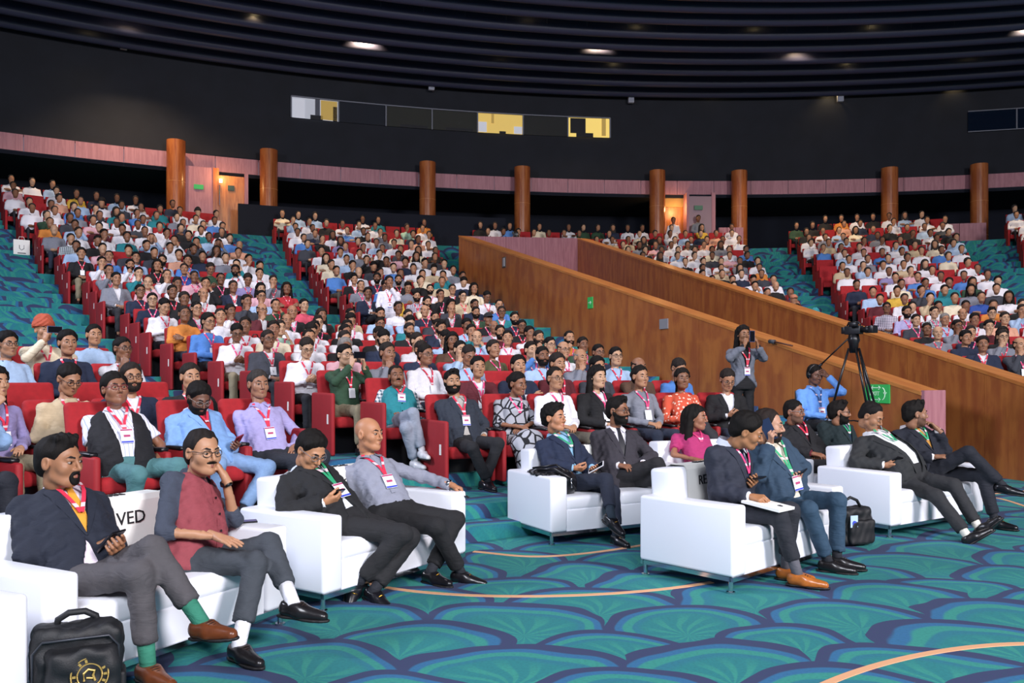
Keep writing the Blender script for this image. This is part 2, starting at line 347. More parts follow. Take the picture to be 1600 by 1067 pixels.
# --------- ring of columns, pink band, black upper wall
def wp(px, R=WR):
    u = (px-800)/FPX; a = u*u+1; b = -2*(u*WC[0]+WC[1]); c = WC[0]**2+WC[1]**2-R*R; s = (-b+math.sqrt(b*b-4*a*c))/(2*a); return (u*s, s)
def psi(p): return math.atan2(p[0]-WC[0], p[1]-WC[1])
def wsp(R, ps, z): return (WC[0]+R*math.sin(ps), WC[1]+R*math.cos(ps), z)
def wall_arc(R, z0, z1, p0, p1, n=60, th=.2):
    m = MB(); rows = []
    for k in range(n+1):
        p = p0+(p1-p0)*k/n; rows.append([wsp(R, p, z0), wsp(R, p, z1), wsp(R+th, p, z1), wsp(R+th, p, z0), wsp(R, p, z0)])
    m.grid(rows); m.add(rows[0][:4], [(0, 1, 2, 3)]); m.add(rows[-1][:4], [(3, 2, 1, 0)]); return m
P0, P1 = math.radians(-48), math.radians(34)
tag(obj('wall_back_upper', wall_arc(47.45, 9.25, 13.6, P0, P1).mesh('wall', [BLACKWALL])), 'curved black upper wall below the ceiling rings', 'wall', kind='structure')
tag(obj('wall_back_lower', wall_arc(51.5, 5.6, 9.4, P0, P1).mesh('wall', [VOID])), 'dark rear wall behind the columns', 'wall', kind='structure')
tag(obj('trim_2', wall_arc(47.45, 8.6, 8.72, P0, P1, th=4.2).mesh('trim', [VOID])), 'dark soffit over the rear standing area', 'soffit', kind='structure')
band = tag(obj('trim_3', None), 'pink-lit veneer band running round the hall between the columns', 'trim', kind='structure')
nb = 46
for k in range(nb):
    a0 = P0+(P1-P0)*k/nb; a1 = P0+(P1-P0)*(k+1)/nb-.0004; obj('panel', wall_arc(47.38, 8.72, 9.26, a0, a1, 2, .06).mesh('panel', [PINK]), band)
low = tag(obj('trim_4', None), 'low veneered parapet behind the last rows', 'trim', kind='structure')
for a, b in ((1112, 1150), (1400, 1525)):
    for k in range(3):
        q0, q1 = psi(wp(a+(b-a)*k/3)), psi(wp(a+(b-a)*(k+1)/3))-.0004; obj('panel', wall_arc(46.0, 5.6, 7.15, q0, q1, 3, .15).mesh('panel', [PINK]), low)
for k, px in enumerate((275, 420, 668, 816, 1027, 1155, 1390, 1530)):
    x, y = wp(px, 46.9); root = tag(obj('pillar', None, loc=(x, y, 5.6)), '', 'pillar', 'round wooden pillars under the curved upper wall', 'structure')
    root['label'] = ['veneered round pillar beside the half-open wooden door', 'veneered round pillar above the left stair aisle', 'veneered round pillar over the centre block, third from the open wooden door', 'veneered round pillar behind the ramp top', 'veneered round pillar touching the lit doorway', 'veneered round pillar standing alone beyond the lit doorway', 'veneered round pillar over the right block middle', 'veneered round pillar by the far aisle, last one'][k]
    m = MB().tube([(0, 0, 0), (0, 0, 3.93)], .31, 28); sh = obj('shaft', m.mesh('shaft', [WOODDARK], True), root)
    sh.data.set_sharp_from_angle(angle=math.radians(40))
    for zz in (1.2, 2.5): obj('joint_ring', MB().tube([(0, 0, zz), (0, 0, zz+.015)], .313, 28).mesh('ring', [WOODCAP]), root)
# --------- ceiling with concentric rings
tag(obj('ceiling', wall_arc(20, 13.6, 13.75, P0, P1, 40, 32).mesh('ceiling', [CEILDARK])), 'black ceiling above the concentric rings', 'ceiling', kind='structure')
rings = tag(obj('trim_5', None), 'concentric dark blue ceiling rings stepping towards the stage', 'ceiling rings', kind='structure')
RK = [46.95, 45.8, 44.55, 43.45, 42.35, 41.3, 40.2, 39.3, 38.5, 37.5, 36.4, 35.3, 34.2]
for k, R in enumerate(RK):
    m = MB(); rows = []; n = 90; zc = 12.62+(.0 if k < 6 else .0); r_ = .17
    prof = [(R+r_*math.cos(a), zc+r_*math.sin(a)) for a in np.linspace(.2*math.pi, -1.05*math.pi, 9)]
    prof = [(R+r_*.9, 13.05)]+prof+[(R-r_*.99, 12.75), (R-r_*.6, 13.05)]
    for i in range(n+1):
        p = P0+(P1-P0)*i/n; rows.append([wsp(a, p, b) for a, b in prof])
    m.grid(rows); me = m.mesh('ring', [RINGM], True); obj('ring', me, rings)
# catwalk rail between rings
m = MB()
for zz in (12.85, 13.1): m.tube([wsp(40.8, P0+(P1-P0)*i/60, zz) for i in range(61)], .02, 5)
for i in range(46): q = P0+(P1-P0)*i/45; m.tube([wsp(40.8, q, 12.55), wsp(40.8, q, 13.1)], .015, 5)
obj('catwalk_rail', m.mesh('rail', [mat('rail_grey', '#4a4e5e', .5, .3)]), rings)
WARM = mat('warm_lens', '#fff2d0', .4, emit='#ffe2a0', estr=7)
def at_z(px, py, z): d = (z-CH)*FPX/(HZ-py); return ((px-800)/FPX*d, d)
LAMPS = [(141, 28), (399, 13), (368, 80), (568, 106), (793, 68), (941, 131), (1116, 136), (1297, 134), (1490, 128), (1536, 68), (1330, 87), (965, 86), (1190, 27), (1372, 26), (1003, 24), (835, 10)]
for i, (px, py) in enumerate(LAMPS):
    x, y = at_z(px, py, 12.95); root = tag(obj('ceiling_downlight', None, loc=(x, y, 12.95)), '', 'ceiling light', 'warm downlights between the ceiling rings')
    root['label'] = 'small warm downlight between ceiling rings, number %s from the hall\'s left side' % (['one', 'two', 'three', 'four', 'five', 'six', 'seven', 'eight', 'nine', 'ten', 'eleven', 'twelve', 'thirteen', 'fourteen', 'fifteen', 'sixteen'][sorted(p[0] for p in LAMPS).index(px)])
    obj('housing', MB().tube([(0, 0, .03), (0, 0, .28)], .11, 12).mesh('housing', [BLACKPLA]), root)
    obj('lens', MB().tube([(0, 0, 0), (0, 0, .03)], .085, 12).mesh('lens', [WARM]), root)
    l = bpy.data.lights.new('downlight', 'SPOT'); l.energy = 34; l.color = (1, .72, .36); l.spot_size = math.radians(115); l.spot_blend = .8; l.shadow_soft_size = .05
    o = bpy.data.objects.new('downlight', l); COL.objects.link(o); o.parent = root; o.location = (0, -.1, -.03)
SPK = mat('speaker_grey', '#b9bcc8', .6)
for i, (px, py) in enumerate(((193, 70), (427, 96), (674, 135), (986, 155), (1313, 153), (1552, 128))):
    p = wp(px, 47.15); z = CH+(HZ-py)/FPX*p[1]; root = tag(obj('wall_speaker', None, loc=(p[0], p[1], z), rotz=-psi(p)), ['pale wall speaker high above the left block', 'pale speaker hanging under the lowest ring left of projection windows', 'pale wall speaker above the projection windows', 'pale wall speaker right of the projection windows', 'pale wall speaker over the right block', 'pale wall speaker above the dark window'][i], 'speaker', 'small speakers under the ceiling rings')
    obj('cabinet', MB().box((0, 0, 0), (.22, .2, .3)).mesh('cabinet', [SPK], bevel=.02), root); obj('bracket', MB().box((0, .16, .05), (.05, .2, .05)).mesh('bracket', [BLACKPLA]), root)
    obj('grille', MB().box((0, -.103, 0), (.18, .01, .25)).mesh('grille', [mat('grille_grey', '#9599a6', .7)]), root)
# --------- projection room windows (flat glowing panels stand in for the lit rooms)
win = tag(obj('window_1', None), 'strip of projection room windows in the black upper wall', 'window', kind='structure')
FRAME = mat('window_frame', '#6f727c', .5, .3)
GLASS = newmat('window_glass', .05); GLASS.node_tree.nodes['Principled BSDF'].inputs['Base Color'].default_value = (.03, .035, .05, 1); GLASS.node_tree.nodes['Principled BSDF'].inputs['Alpha'].default_value = .25
edges = [455, 529, 603, 675, 746, 817, 887, 953]; zt, zb = 11.72, 10.93
cols = [('#c9ccd6', .55), ('#20242c', .02), ('#3a3a30', .06), ('#3a3a30', .07), ('#e6c46c', .75), ('#34342e', .05), ('#f2d272', .95)]
for k in range(7):
    a, b = wp(edges[k], 47.40), wp(edges[k+1], 47.40); A = Vector((*a, 0)); B = Vector((*b, 0)); d = (B-A).normalized(); nn = Vector((d.y, -d.x, 0))
    q = [A+d*.02, B-d*.02]
    rm = mat('room_glow_wall_%d' % k, cols[k][0], .8, emit=cols[k][0], estr=cols[k][1])  # room light is put into the panel as emission
    m = MB(); z0, z1 = Vector((0, 0, zb+.02)), Vector((0, 0, zt-.02)); off = nn*.012; dp = nn*.05
    m.add([q[0]+z0+off, q[1]+z0+off, q[1]+z1+off, q[0]+z1+off], [(0, 1, 2, 3)]); obj('room_glow_panel', m.mesh('room_glow_panel', [rm]), win)
    m = MB(); m.add([q[0]+z0+dp, q[1]+z0+dp, q[1]+z1+dp, q[0]+z1+dp], [(0, 1, 2, 3)]); obj('pane', m.mesh('pane', [GLASS]), win)
    ang = math.atan2(d.y, d.x); R3 = Matrix.Rotation(ang, 3, 'Z'); c = A
    obj('mullion', MB().box((c.x+nn.x*.05, c.y+nn.y*.05, (zt+zb)/2), (.045, .05, zt-zb), rot=R3).mesh('mullion', [FRAME]), win)
    c = (A+B)/2; obj('head_rail', MB().box((c.x+nn.x*.05, c.y+nn.y*.05, zt), ((B-A).length, .05, .04), rot=R3).mesh('rail', [FRAME]), win)
    def inroom(u0, u1, v0, v1, m_, nm, skew=0, dep=.03):
        mm = MB(); P = []
        for u, v in ((u0, v0), (u1, v0), (u1+skew, v1), (u0+skew, v1)):
            for t in (.014, dep): pp = A+(B-A)*u+nn*t; P.append((pp.x, pp.y, zb+(zt-zb)*v))
        mm.add(P, [(1, 3, 5, 7), (0, 6, 4, 2), (0, 2, 3, 1), (2, 4, 5, 3), (4, 6, 7, 5), (6, 0, 1, 7)]); obj(nm, mm.mesh(nm, [m_]), win)
    WH = mat('glowing_pale_board', '#e8e9f0', .7, emit='#dfe2ee', estr=.5); YL = mat('glowing_yellow_wall', '#cfae62', .7, emit='#d8b45c', estr=.45)  # boards and inner walls glow in place of room lamps
    if k == 0: inroom(.03, .28, .05, .9, WH, 'board'); inroom(.5, .6, .2, .97, FRAME, 'post'); inroom(.62, .97, .05, .95, YL, 'inner_wall'); inroom(.4, .66, .02, .22, BLACKPLA, 'monitor'); inroom(.88, .97, .02, .7, BLACKPLA, 'chair_back')
    if k == 4: inroom(.02, .2, .05, .55, WH, 'board'); inroom(.8, .98, .04, .4, WH, 'board'); inroom(.48, .62, .02, .13, BLACKPLA, 'console'); inroom(.3, .36, .5, .97, YL, 'duct')
    if k == 6: inroom(.06, .42, .2, .95, BLACKPLA, 'followspot_barrel', skew=-.0); inroom(.2, .6, .02, .22, BLACKPLA, 'followspot_stand'); inroom(.8, .9, .1, .97, YL, 'door_jamb')
    if k in (2, 3): inroom(.3, .9, .02, .16, BLACKPLA, 'console')
c = wp(953, 47.40); obj('mullion', MB().box((c[0], c[1]-.05, (zt+zb)/2), (.05, .05, zt-zb)).mesh('mullion', [FRAME]), win)
win2 = tag(obj('window_2', None), 'dark projection window with thin grey frame at far side', 'window', kind='structure')
for a, b in ((1512, 1588), (1588, 1660)):
    A = Vector((*wp(a, 47.4), 0)); B = Vector((*wp(b, 47.4), 0)); d = (B-A).normalized(); nn = Vector((d.y, -d.x, 0)); R3 = Matrix.Rotation(math.atan2(d.y, d.x), 3, 'Z'); c = (A+B)/2
    m = MB(); z0, z1 = Vector((0, 0, 10.93)), Vector((0, 0, 11.72)); m.add([A+z0+nn*.02, B+z0+nn*.02, B+z1+nn*.02, A+z1+nn*.02], [(0, 1, 2, 3)]); obj('pane', m.mesh('pane', [mat('dark_glass', '#101a2a', .1)]), win2)
    for zz in (10.93, 11.72): obj('rail', MB().box((c.x+nn.x*.04, c.y+nn.y*.04, zz), ((B-A).length, .04, .035), rot=R3).mesh('rail', [FRAME]), win2)
    obj('mullion', MB().box((B.x+nn.x*.04, B.y+nn.y*.04, 11.32), (.045, .04, .8), rot=R3).mesh('mullion', [FRAME]), win2)
# --------- doorways at the back
def wall_box(name, px0, px1, z0, z1, R, th, m_, parent=None):
    m = wall_arc(R, z0, z1, psi(wp(px0, R)), psi(wp(px1, R)), 3, th); return obj(name, m.mesh(name, [m_]), parent)
DOORWOOD = wood_mat('door_veneer', '#a86026', '#c07838', '#8a4a1c', .4)
d1 = tag(obj('door_1', None), 'half-open wooden door lit from above beside a pillar', 'door', kind='structure')
wall_box('side_panel', 288, 333, 5.6, 8.72, 46.9, .1, PINK, d1); wall_box('leaf', 342, 386, 5.6, 8.5, 46.95, .06, DOORWOOD, d1); wall_box('jamb', 333, 342, 5.6, 8.72, 46.85, .1, WOODDARK, d1); wall_box('jamb', 382, 388, 5.6, 8.72, 46.85, .1, PINK, d1)
h = MB(); p = wp(343, 46.7); h.tube([(p[0], p[1], 8.1), (p[0], p[1], 7.4)], .02, 6); obj('handle', h.mesh('handle', [CHROME]), d1)
s1 = wall_box('exit_sign', 303, 318, 7.93, 8.09, 46.86, .03, GREENSIGN); tag(s1, 'tiny green exit sign on pink panel by the half-open door', 'sign')
s2 = wall_box('door_plate', 356, 366, 7.98, 8.16, 46.9, .03, mat('door_plate', '#1f3a36', .5)); s2.parent = d1
d2 = tag(obj('door_2', None), 'open doorway glowing orange at the top of the right block', 'door', kind='structure')
wall_box('lit_wall', 1038, 1074, 5.6, 8.25, 47.6, .05, DOORWOOD, d2); wall_box('lit_lintel', 1038, 1074, 8.25, 8.7, 47.55, .05, mat('warm_plaster', '#a8834e', .8), d2); wall_box('jamb', 1073, 1077, 5.6, 8.7, 46.9, .6, PINK, d2)
wall_box('side_panel', 1077, 1112, 5.6, 8.55, 46.92, .08, mat('mauve_panel', '#8a6a74', .35), d2); wall_box('jamb', 1112, 1118, 5.6, 8.7, 46.9, .1, PINK, d2)
s3 = wall_box('exit_sign', 1085, 1098, 8.0, 8.17, 46.85, .03, mat('dim_green', '#4f7a62', .6)); tag(s3, 'dim green exit sign on mauve panel by the lit doorway', 'sign')
for px, zz, e in ((350, 8.45, 25), (1056, 8.1, 28)):
    p = wp(px, 46.6 if px < 500 else 47.2); l = bpy.data.lights.new('door_lamp', 'POINT'); l.energy = e; l.color = (1, .62, .25); l.shadow_soft_size = .08; o = bpy.data.objects.new('door_lamp', l); COL.objects.link(o); o.location = (p[0], p[1]-.1, zz)
p = wp(345, 46.75); tag(obj('door_wall_lamp', MB().tube([(p[0], p[1], 8.2), (p[0], p[1], 8.32)], .05, 10).mesh('lamp', [WARM])), 'small glowing wall lamp over the half-open door', 'lamp')
# black masking drape by the left stair aisle
m = wall_arc(45.9, 5.6, 7.35, psi(wp(372, 45.9)), psi(wp(790, 45.9)), 30, .12)
tag(obj('trim_6', m.mesh('trim', [VOID])), 'black masking parapet behind the centre block last row', 'parapet', kind='structure')
# ------------------------------------------------------------------ figure modelling: smooth distance fields meshed by surface nets
f32 = np.float32
def grid_pts(lo, hi, h):
    lo = np.asarray(lo, f32); n = np.ceil((np.asarray(hi)-lo)/h).astype(int)+1
    X, Y, Z = np.meshgrid(*[lo[i]+h*np.arange(n[i], dtype=f32) for i in range(3)], indexing='ij'); return X, Y, Z
def surfnets(v, lo, h):
    s = v < 0; nx, ny, nz = v.shape; C = np.zeros((nx-1, ny-1, nz-1), np.int8)
    offs = [(a, b, c) for a in (0, 1) for b in (0, 1) for c in (0, 1)]
    sl = lambda o: (slice(o[0], nx-1+o[0]), slice(o[1], ny-1+o[1]), slice(o[2], nz-1+o[2]))
    for o in offs: C += s[sl(o)]
    act = (C > 0) & (C < 8); ijk = np.argwhere(act); idx = np.full(C.shape, -1, np.int32); idx[act] = np.arange(len(ijk))
    acc = np.zeros((len(ijk), 3), f32); cnt = np.zeros(len(ijk), f32)
    V8 = {o: v[sl(o)][act] for o in offs}
    for o in offs:
        for ax in range(3):
            if o[ax] == 0:
                o2 = list(o); o2[ax] = 1; o2 = tuple(o2); a, b = V8[o], V8[o2]; mk = (a < 0) != (b < 0)
                t = np.where(mk, a/np.where(mk, a-b, 1), 0); p = np.array(o, f32)[None]+t[:, None]*(np.array(o2, f32)-np.array(o, f32))[None]
                acc += p*mk[:, None]; cnt += mk
    P = (ijk+acc/cnt[:, None])*h+np.asarray(lo, f32); F = []
    for ax in range(3):
        a1, a2 = (ax+1) % 3, (ax+2) % 3
        A = [slice(1, -1)]*3; A[ax] = slice(0, -1); B = list(A); B[ax] = slice(1, None)
        sa, sb = s[tuple(A)], s[tuple(B)]; q = np.argwhere(sa != sb)
        if not len(q): continue
        sgn = sa[tuple(q.T)]; q = q.copy(); q[:, a1] += 1; q[:, a2] += 1
        def cell(d1, d2):
            r = q.copy(); r[:, a1] -= d1; r[:, a2] -= d2; return idx[tuple(r.T)]
        quad = np.stack([cell(1, 1), cell(0, 1), cell(0, 0), cell(1, 0)], 1); quad[~sgn] = quad[~sgn][:, ::-1]
        F.append(quad[(quad >= 0).all(1)])
    return P.astype(f32), (np.concatenate(F) if F else np.zeros((0, 4), np.int32))
def cap(G, a, b, ra, rb=None):
    X, Y, Z = G; rb = ra if rb is None else rb; a = np.asarray(a, f32); b = np.asarray(b, f32); d = b-a; L2 = max(float(d@d), 1e-9)
    t = np.clip(((X-a[0])*d[0]+(Y-a[1])*d[1]+(Z-a[2])*d[2])/L2, 0, 1)
    return np.sqrt((X-a[0]-t*d[0])**2+(Y-a[1]-t*d[1])**2+(Z-a[2]-t*d[2])**2)-(ra+(rb-ra)*t)
def ell(G, c, r):
    X, Y, Z = G; k = np.sqrt(((X-c[0])/r[0])**2+((Y-c[1])/r[1])**2+((Z-c[2])/r[2])**2); return (k-1)*min(r)
def smin(a, b, k):
    h = np.clip(.5+.5*(b-a)/k, 0, 1); return b*(1-h)+a*h-k*h*(1-h)
def smax(a, b, k): return -smin(-a, -b, k)
_dirs = RNG.normal(size=(7, 3)); _dirs /= np.linalg.norm(_dirs, axis=1)[:, None]; _wl = RNG.uniform(.05, .13, 7); _ph = RNG.uniform(0, 6.3, 7)
def folds(G, amp, seed=0):
    X, Y, Z = G; s = 0
    for i in range(7): s = s+np.sin((X*_dirs[i, 0]+Y*_dirs[i, 1]+Z*_dirs[i, 2])*(6.283/_wl[i])+_ph[i]+seed*1.7+1.3*np.sin(9*X+7*Z+seed+i))
    return s*amp/2.6
def box_of(pts, pad):
    p = np.asarray(pts); return p.min(0)-pad, p.max(0)+pad
# ---- head, in its own frame: centre between the ears, face towards +Y
def head_parts(res, fem=False, beard=None, fat=0.):
    lo, hi = (-.105, -.135, -.15), (.105, .145, .145); G = grid_pts(lo, hi, res); X, Y, Z = G; A = (np.abs(X), Y, Z)
    d = ell(G, (0, -.014, .036), (.074, .094, .080))
    d = smin(d, ell(G, (0, .026, -.03), (.058+fat, .062, .082)), .03)
    d = smin(d, cap(G, (0, .068, -.095), (0, .07, -.092), .018+fat*.5), .03)
    d = smin(d, cap(A, (.043+fat, .01, -.066), (.03, .05, -.088), .018+fat, .015), .03)
    d = smin(d, cap(A, (.040, .058, -.022), (.041, .056, -.026), .023+fat), .022)
    if not fem: d = smin(d, cap(A, (0, .084, .024), (.038, .074, .022), .010), .016)
    d = smax(d, -ell(A, (.031, .104, .004), (.018, .016, .011)), .010)
    d = smin(d, cap(A, (.019, .0895, .0128), (.043, .0815, .0118), .0034), .005)
    nose = smin(cap(G, (0, .089, .014), (0, .109, -.026), .006, .0105), cap(A, (0, .1, -.031), (.011, .094, -.033), .009, .007), .008)
    d = smin(d, nose, .010)
    lips = smin(cap(A, (0, .091, -.0585), (.020, .080, -.059), .0055, .003), cap(A, (0, .090, -.0665), (.016, .080, -.066), .006, .003), .004)
    d = smin(d, lips-.0005, .008)
    mouth = cap(A, (0, .099, -.0625), (.018, .088, -.0625), .0022); d = smax(d, -mouth, .003)
    ear = smax(ell(A, (.077, -.012, -.002), (.012, .021, .033)), -ell(A, (.09, -.006, .002), (.011, .012, .02)), .006)
    d = smin(d, ear, .008)
    d = smin(d, cap(G, (0, -.026, -.05), (0, -.028, -.098), .050 if not fem else .044), .025)
    out = {}
    out['skin'] = surfnets(d, lo, res)
    if res <= .012:
        e = ell(A, (.031, .0835, .003), (.0125, .0105, .0095)); out['eye'] = surfnets(e, lo, res*.5 if False else res) if False else sub_sdf(lambda g: ell((np.abs(g[0]), g[1], g[2]), (.031, .0800, .0035), (.0128, .0112, .0074)), (-.05, .06, -.01), (.05, .1, .02), min(res, .0035))
        out['iris'] = sub_sdf(lambda g: ell((np.abs(g[0]), g[1], g[2]), (.0315, .0885, .0035), (.0066, .0042, .0066)), (-.045, .08, -.008), (.045, .1, .016), min(res, .0022))
        out['brow'] = sub_sdf(lambda g: smin(cap((np.abs(g[0]), g[1], g[2]), (.014, .0925, .0245), (.034, .0885, .0305), .0046 if not fem else .003, .0048), cap((np.abs(g[0]), g[1], g[2]), (.034, .0885, .0305), (.050, .073, .025), .0045 if not fem else .003, .002), .004), (-.06, .06, .015), (.06, .105, .04), min(res, .0035))
        out['lip'] = sub_sdf(lambda g: smin(cap((np.abs(g[0]), g[1], g[2]), (0, .0925, -.0585), (.019, .0825, -.059), .005, .002), cap((np.abs(g[0]), g[1], g[2]), (0, .0920, -.0668), (.015, .083, -.066), .0055, .002), .002), (-.03, .07, -.08), (.03, .105, -.05), min(res, .003))
    if beard:
        inf = .006 if res < .012 else .01
        dd = d-inf+folds(G, .0012, 3)
        if beard in ('full', 'stubble'):
            dd = d-(inf if beard == 'full' else .0022); zt = np.interp(Y, [-.02, .0, .03, .06, .085, .11], [.0, .0, -.03, -.04, -.041, -.042]).astype(f32)
            k = np.maximum(dd, Z-zt); k = np.maximum(k, -.005-Y); k = np.maximum(k, -(Z+.125)); k = np.maximum(k, -ell(G, (0, .095, -.0625), (.024, .02, .0105)))
        elif beard == 'goatee':
            k = np.maximum(dd, ell(G, (0, .085, -.07), (.03, .04, .036))); k = np.maximum(k, -ell(G, (0, .095, -.0625), (.02, .02, .0085)))
        else:
            k = np.maximum(dd, ell(G, (0, .1, -.0465), (.032, .05, .0075)))
        out['beard'] = surfnets(k, lo, res)
    return out
def sub_sdf(fn, lo, hi, res):
    G = grid_pts(lo, hi, res); return surfnets(fn(G), lo, res)
def hair_mesh(style, res, seed=0):
    lo, hi = np.array((-.14, -.2, -.36 if style in ('long', 'pony') else -.14)), np.array((.14, .15, .21)); G = grid_pts(lo, hi, res); X, Y, Z = G; A = (np.abs(X), Y, Z)
    th = dict(short=.010, quiff=.011, thick=.017, receding=.008, side=.008, long=.016, bun=.011, pony=.012, wavy=.022, crop=.006).get(style, .012)
    nz = np.sin(X*170+np.sin(Y*60+seed)*2)*.0016+np.sin(Y*120+X*80+seed)*.0016+np.sin(Z*90+X*60+seed*2)*.0012 if res < .012 else 0
    if style == 'turban':
        d = ell(G, (0, -.015, .075), (.098, .12, .085)); d = smin(d, cap(A, (0, .085, .07), (.085, -.01, .035), .028, .03), .03); d = smin(d, cap(G, (0, .03, .13), (0, -.06, .13), .04), .05)
        d = d+.004*np.sin((Z*1.0+np.abs(X)*.9)*150) if res < .012 else d
        return surfnets(np.maximum(d, .035-Z-np.clip(-Y, 0, 1)*.6), lo, res)
    if style == 'cap':
        d = ell(G, (0, -.012, .05), (.088, .108, .085)); d = np.maximum(d, .035-Z); d = smin(d, ell(G, (0, .12, .042), (.07, .06, .01)), .01); return surfnets(d, lo, res)
    d = ell(G, (0, -.016, .038), (.075+th, .096+th, .082+th))+nz
    d = smin(d, ell(G, (0, -.06, -.03), (.062+th*.6, .05+th*.6, .07)), .03)
    zl = [-.10, -.095, -.06, -.045, -.025, -.005, .008, .042, .068, .07] if style not in ('long', 'pony', 'bun') else [-.10, -.095, -.07, -.06, -.03, -.01, .02, .055, .07, .07]
    zm = np.interp(Y, [-.14, -.10, -.06, -.035, -.012, .006, .022, .048, .07, .12], zl).astype(f32)
    zm = zm+np.clip(np.abs(X)-.045, 0, 1)*-.35*(Y > .02)
    if style == 'receding': zm = zm+np.clip(Y-.0, 0, 1)*.75*np.clip(np.abs(X)/.03, .35, 1)
    if style == 'side': d = np.maximum(d, np.minimum(Z-.045-np.clip(-Y, 0, 1)*.25, 1))
    if style not in ('long', 'pony'): d = d+th*.85*(1-np.clip((Z-zm)/.055, 0, 1))
    k = smax(d, (zm-Z)*.8, .006)
    earcut = ell(A, (.092, -.008, -.006), (.03, .024, .033)); k = smax(k, -earcut, .006) if style not in ('long', 'pony') else k
    if style in ('quiff', 'wavy'):
        q = ell(G, (.010*(1 if seed % 2 else -1), .032, .110), (.054, .044, .027))+nz*2.5; k = smin(k, np.maximum(q, .072-Z), .018)
    if style == 'wavy': k = k+np.sin(X*110)*np.sin(Y*100)*np.sin(Z*95)*.006
    if style == 'long':
        for sx in (-1, 1): k = smin(k, cap(G, (sx*.066, -.035, .03), (sx*.085, -.05, -.20), .034, .04), .03)
        k = smin(k, cap(G, (0, -.085, .0), (0, -.105, -.27), .06, .06), .04)+nz
    if style == 'pony': k = smin(k, cap(G, (0, -.11, .03), (.01, -.14, -.26), .04, .03), .03)+nz
    if style == 'bun': k = smin(k, ell(G, (0, -.13, .02), (.045, .04, .045)), .015)
    return surfnets(k, lo, res)
# ---- hand: wrist at the origin, fingers +Y, back of hand +Z, thumb towards -X (a right hand)
HANDP = dict(relax=((18, 32, 20), (.75, -.25)), flat=((4, 8, 5), (.9, -.1)), hold=((38, 50, 28), (.45, -.75)), fist=((70, 80, 45), (.35, -.6)), cheek=((25, 45, 30), (.8, -.1)), grip=((50, 55, 35), (.3, -.8)))
def hand_mesh(pose, res, cache={}):
    if (pose, res) in cache: return cache[(pose, res)]
    (m1, m2, m3), (tx, tz) = HANDP[pose]; lo, hi = (-.095, -.055, -.13), (.065, .20, .045); G = grid_pts(lo, hi, res)
    rr = 1.0 if res < .009 else 1.15
    d = cap(G, (0, -.05, 0), (0, .02, 0), .024*rr, .023*rr)
    xs = (-.030, -.010, .010, .028); ys = (.088, .092, .088, .078); Ls = (.070, .078, .073, .056)
    for x, y in zip(xs, ys): d = smin(d, cap(G, (x*.55, .012, 0), (x, y-.008, 0), .0145*rr, .0115*rr), .012)
    fd = None
    for i, (x, y, L) in enumerate(zip(xs, ys, Ls)):
        p = np.array((x, y-.006, 0.)); a = 0; k = .9+.12*i; spread = (i-1.5)*.05
        for sgl, an, r0, r1 in ((.46, m1*k, .0100, .0092), (.30, m2*k, .0092, .0082), (.24, m3*k, .0082, .0072)):
            a += math.radians(an); q = p+L*sgl*np.array((spread*math.cos(a), math.cos(a), -math.sin(a))); c = cap(G, p, q, r0*rr, r1*rr)
            fd = c if fd is None else (smin(fd, c, .003) if res < .009 else np.minimum(fd, c)); p = q
    d = smin(d, fd, .006)
    t0 = np.array((-.016, .022, -.006)); t1 = t0+np.array((-.030, .030, -.010)); t2 = t1+.034*np.array((-.35*tx, .85, tz*.6)); t3 = t2+.028*np.array((-.1, .9, tz*.7))
    td = smin(cap(G, t0, t1, .0155*rr, .0125*rr), smin(cap(G, t1, t2, .0118*rr, .0105*rr), cap(G, t2, t3, .0105*rr, .0085*rr), .004), .006)
    d = smin(d, td, .010); cache[(pose, res)] = surfnets(d, lo, res); return cache[(pose, res)]
def shoe_mesh(kind, res, cache={}):
    """ankle above the origin, toe towards +Y, sole at z=0"""
    if (kind, res) in cache: return cache[(kind, res)]
    lo, hi = (-.07, -.10, -.02), (.07, .23, .14); G = grid_pts(lo, hi, res); X, Y, Z = G
    d = smin(cap(G, (0, -.04, .045), (0, .02, .05), .042, .043), cap(G, (0, .05, .035), (.0, .165, .026), .046, .030), .04)
    d = smin(d, cap(G, (0, -.02, .07), (0, .0, .085), .042, .038), .03)
    top = np.interp(Y, [-.1, .0, .03, .07, .21], [.095, .085, .09, .075, .05]).astype(f32); d = smax(d, Z-top, .006)
    d = np.maximum(d, .010-Z)
    up = surfnets(d, lo, res)
    so = sub_sole(lo, hi, max(.0085, res*.75)); cache[(kind, res)] = (up, so); return cache[(kind, res)]
def sub_sole(lo, hi, r):
    X, Y, Z = grid_pts(lo, (hi[0], hi[1], .04), r); wsole = np.interp(Y, [-.09, -.05, .02, .07, .12, .17, .20], [.022, .038, .034, .046, .047, .034, .012]).astype(f32)
    s = np.maximum(np.abs(X)-wsole, np.maximum(Z-.016, -Z)); s = np.maximum(s, np.maximum(Y-.203, -.088-Y)); return surfnets(s, lo, r)
def frame(y, zhint):
    y = np.asarray(y, float); y = y/np.linalg.norm(y); z = np.asarray(zhint, float); z = z-y*(z@y); z = z/max(np.linalg.norm(z), 1e-6); x = np.cross(y, z); return np.stack([x, y, z], 1)
def xf(mesh, R, t, mirror=False):
    V, F = mesh
    if mirror: V = V*np.array((-1, 1, 1), f32); F = F[:, ::-1]
    return (V@R.T.astype(f32)+np.asarray(t, f32)).astype(f32), F
def join(parts):
    """parts: list of (V,F,mi)"""
    Vs, Fs, Ms, o = [], [], [], 0
    for V, F, mi in parts: Vs.append(V); Fs.append(F+o); Ms.append(np.full(len(F), mi, np.int32)); o += len(V)
    return np.concatenate(Vs), np.concatenate(Fs), np.concatenate(Ms)
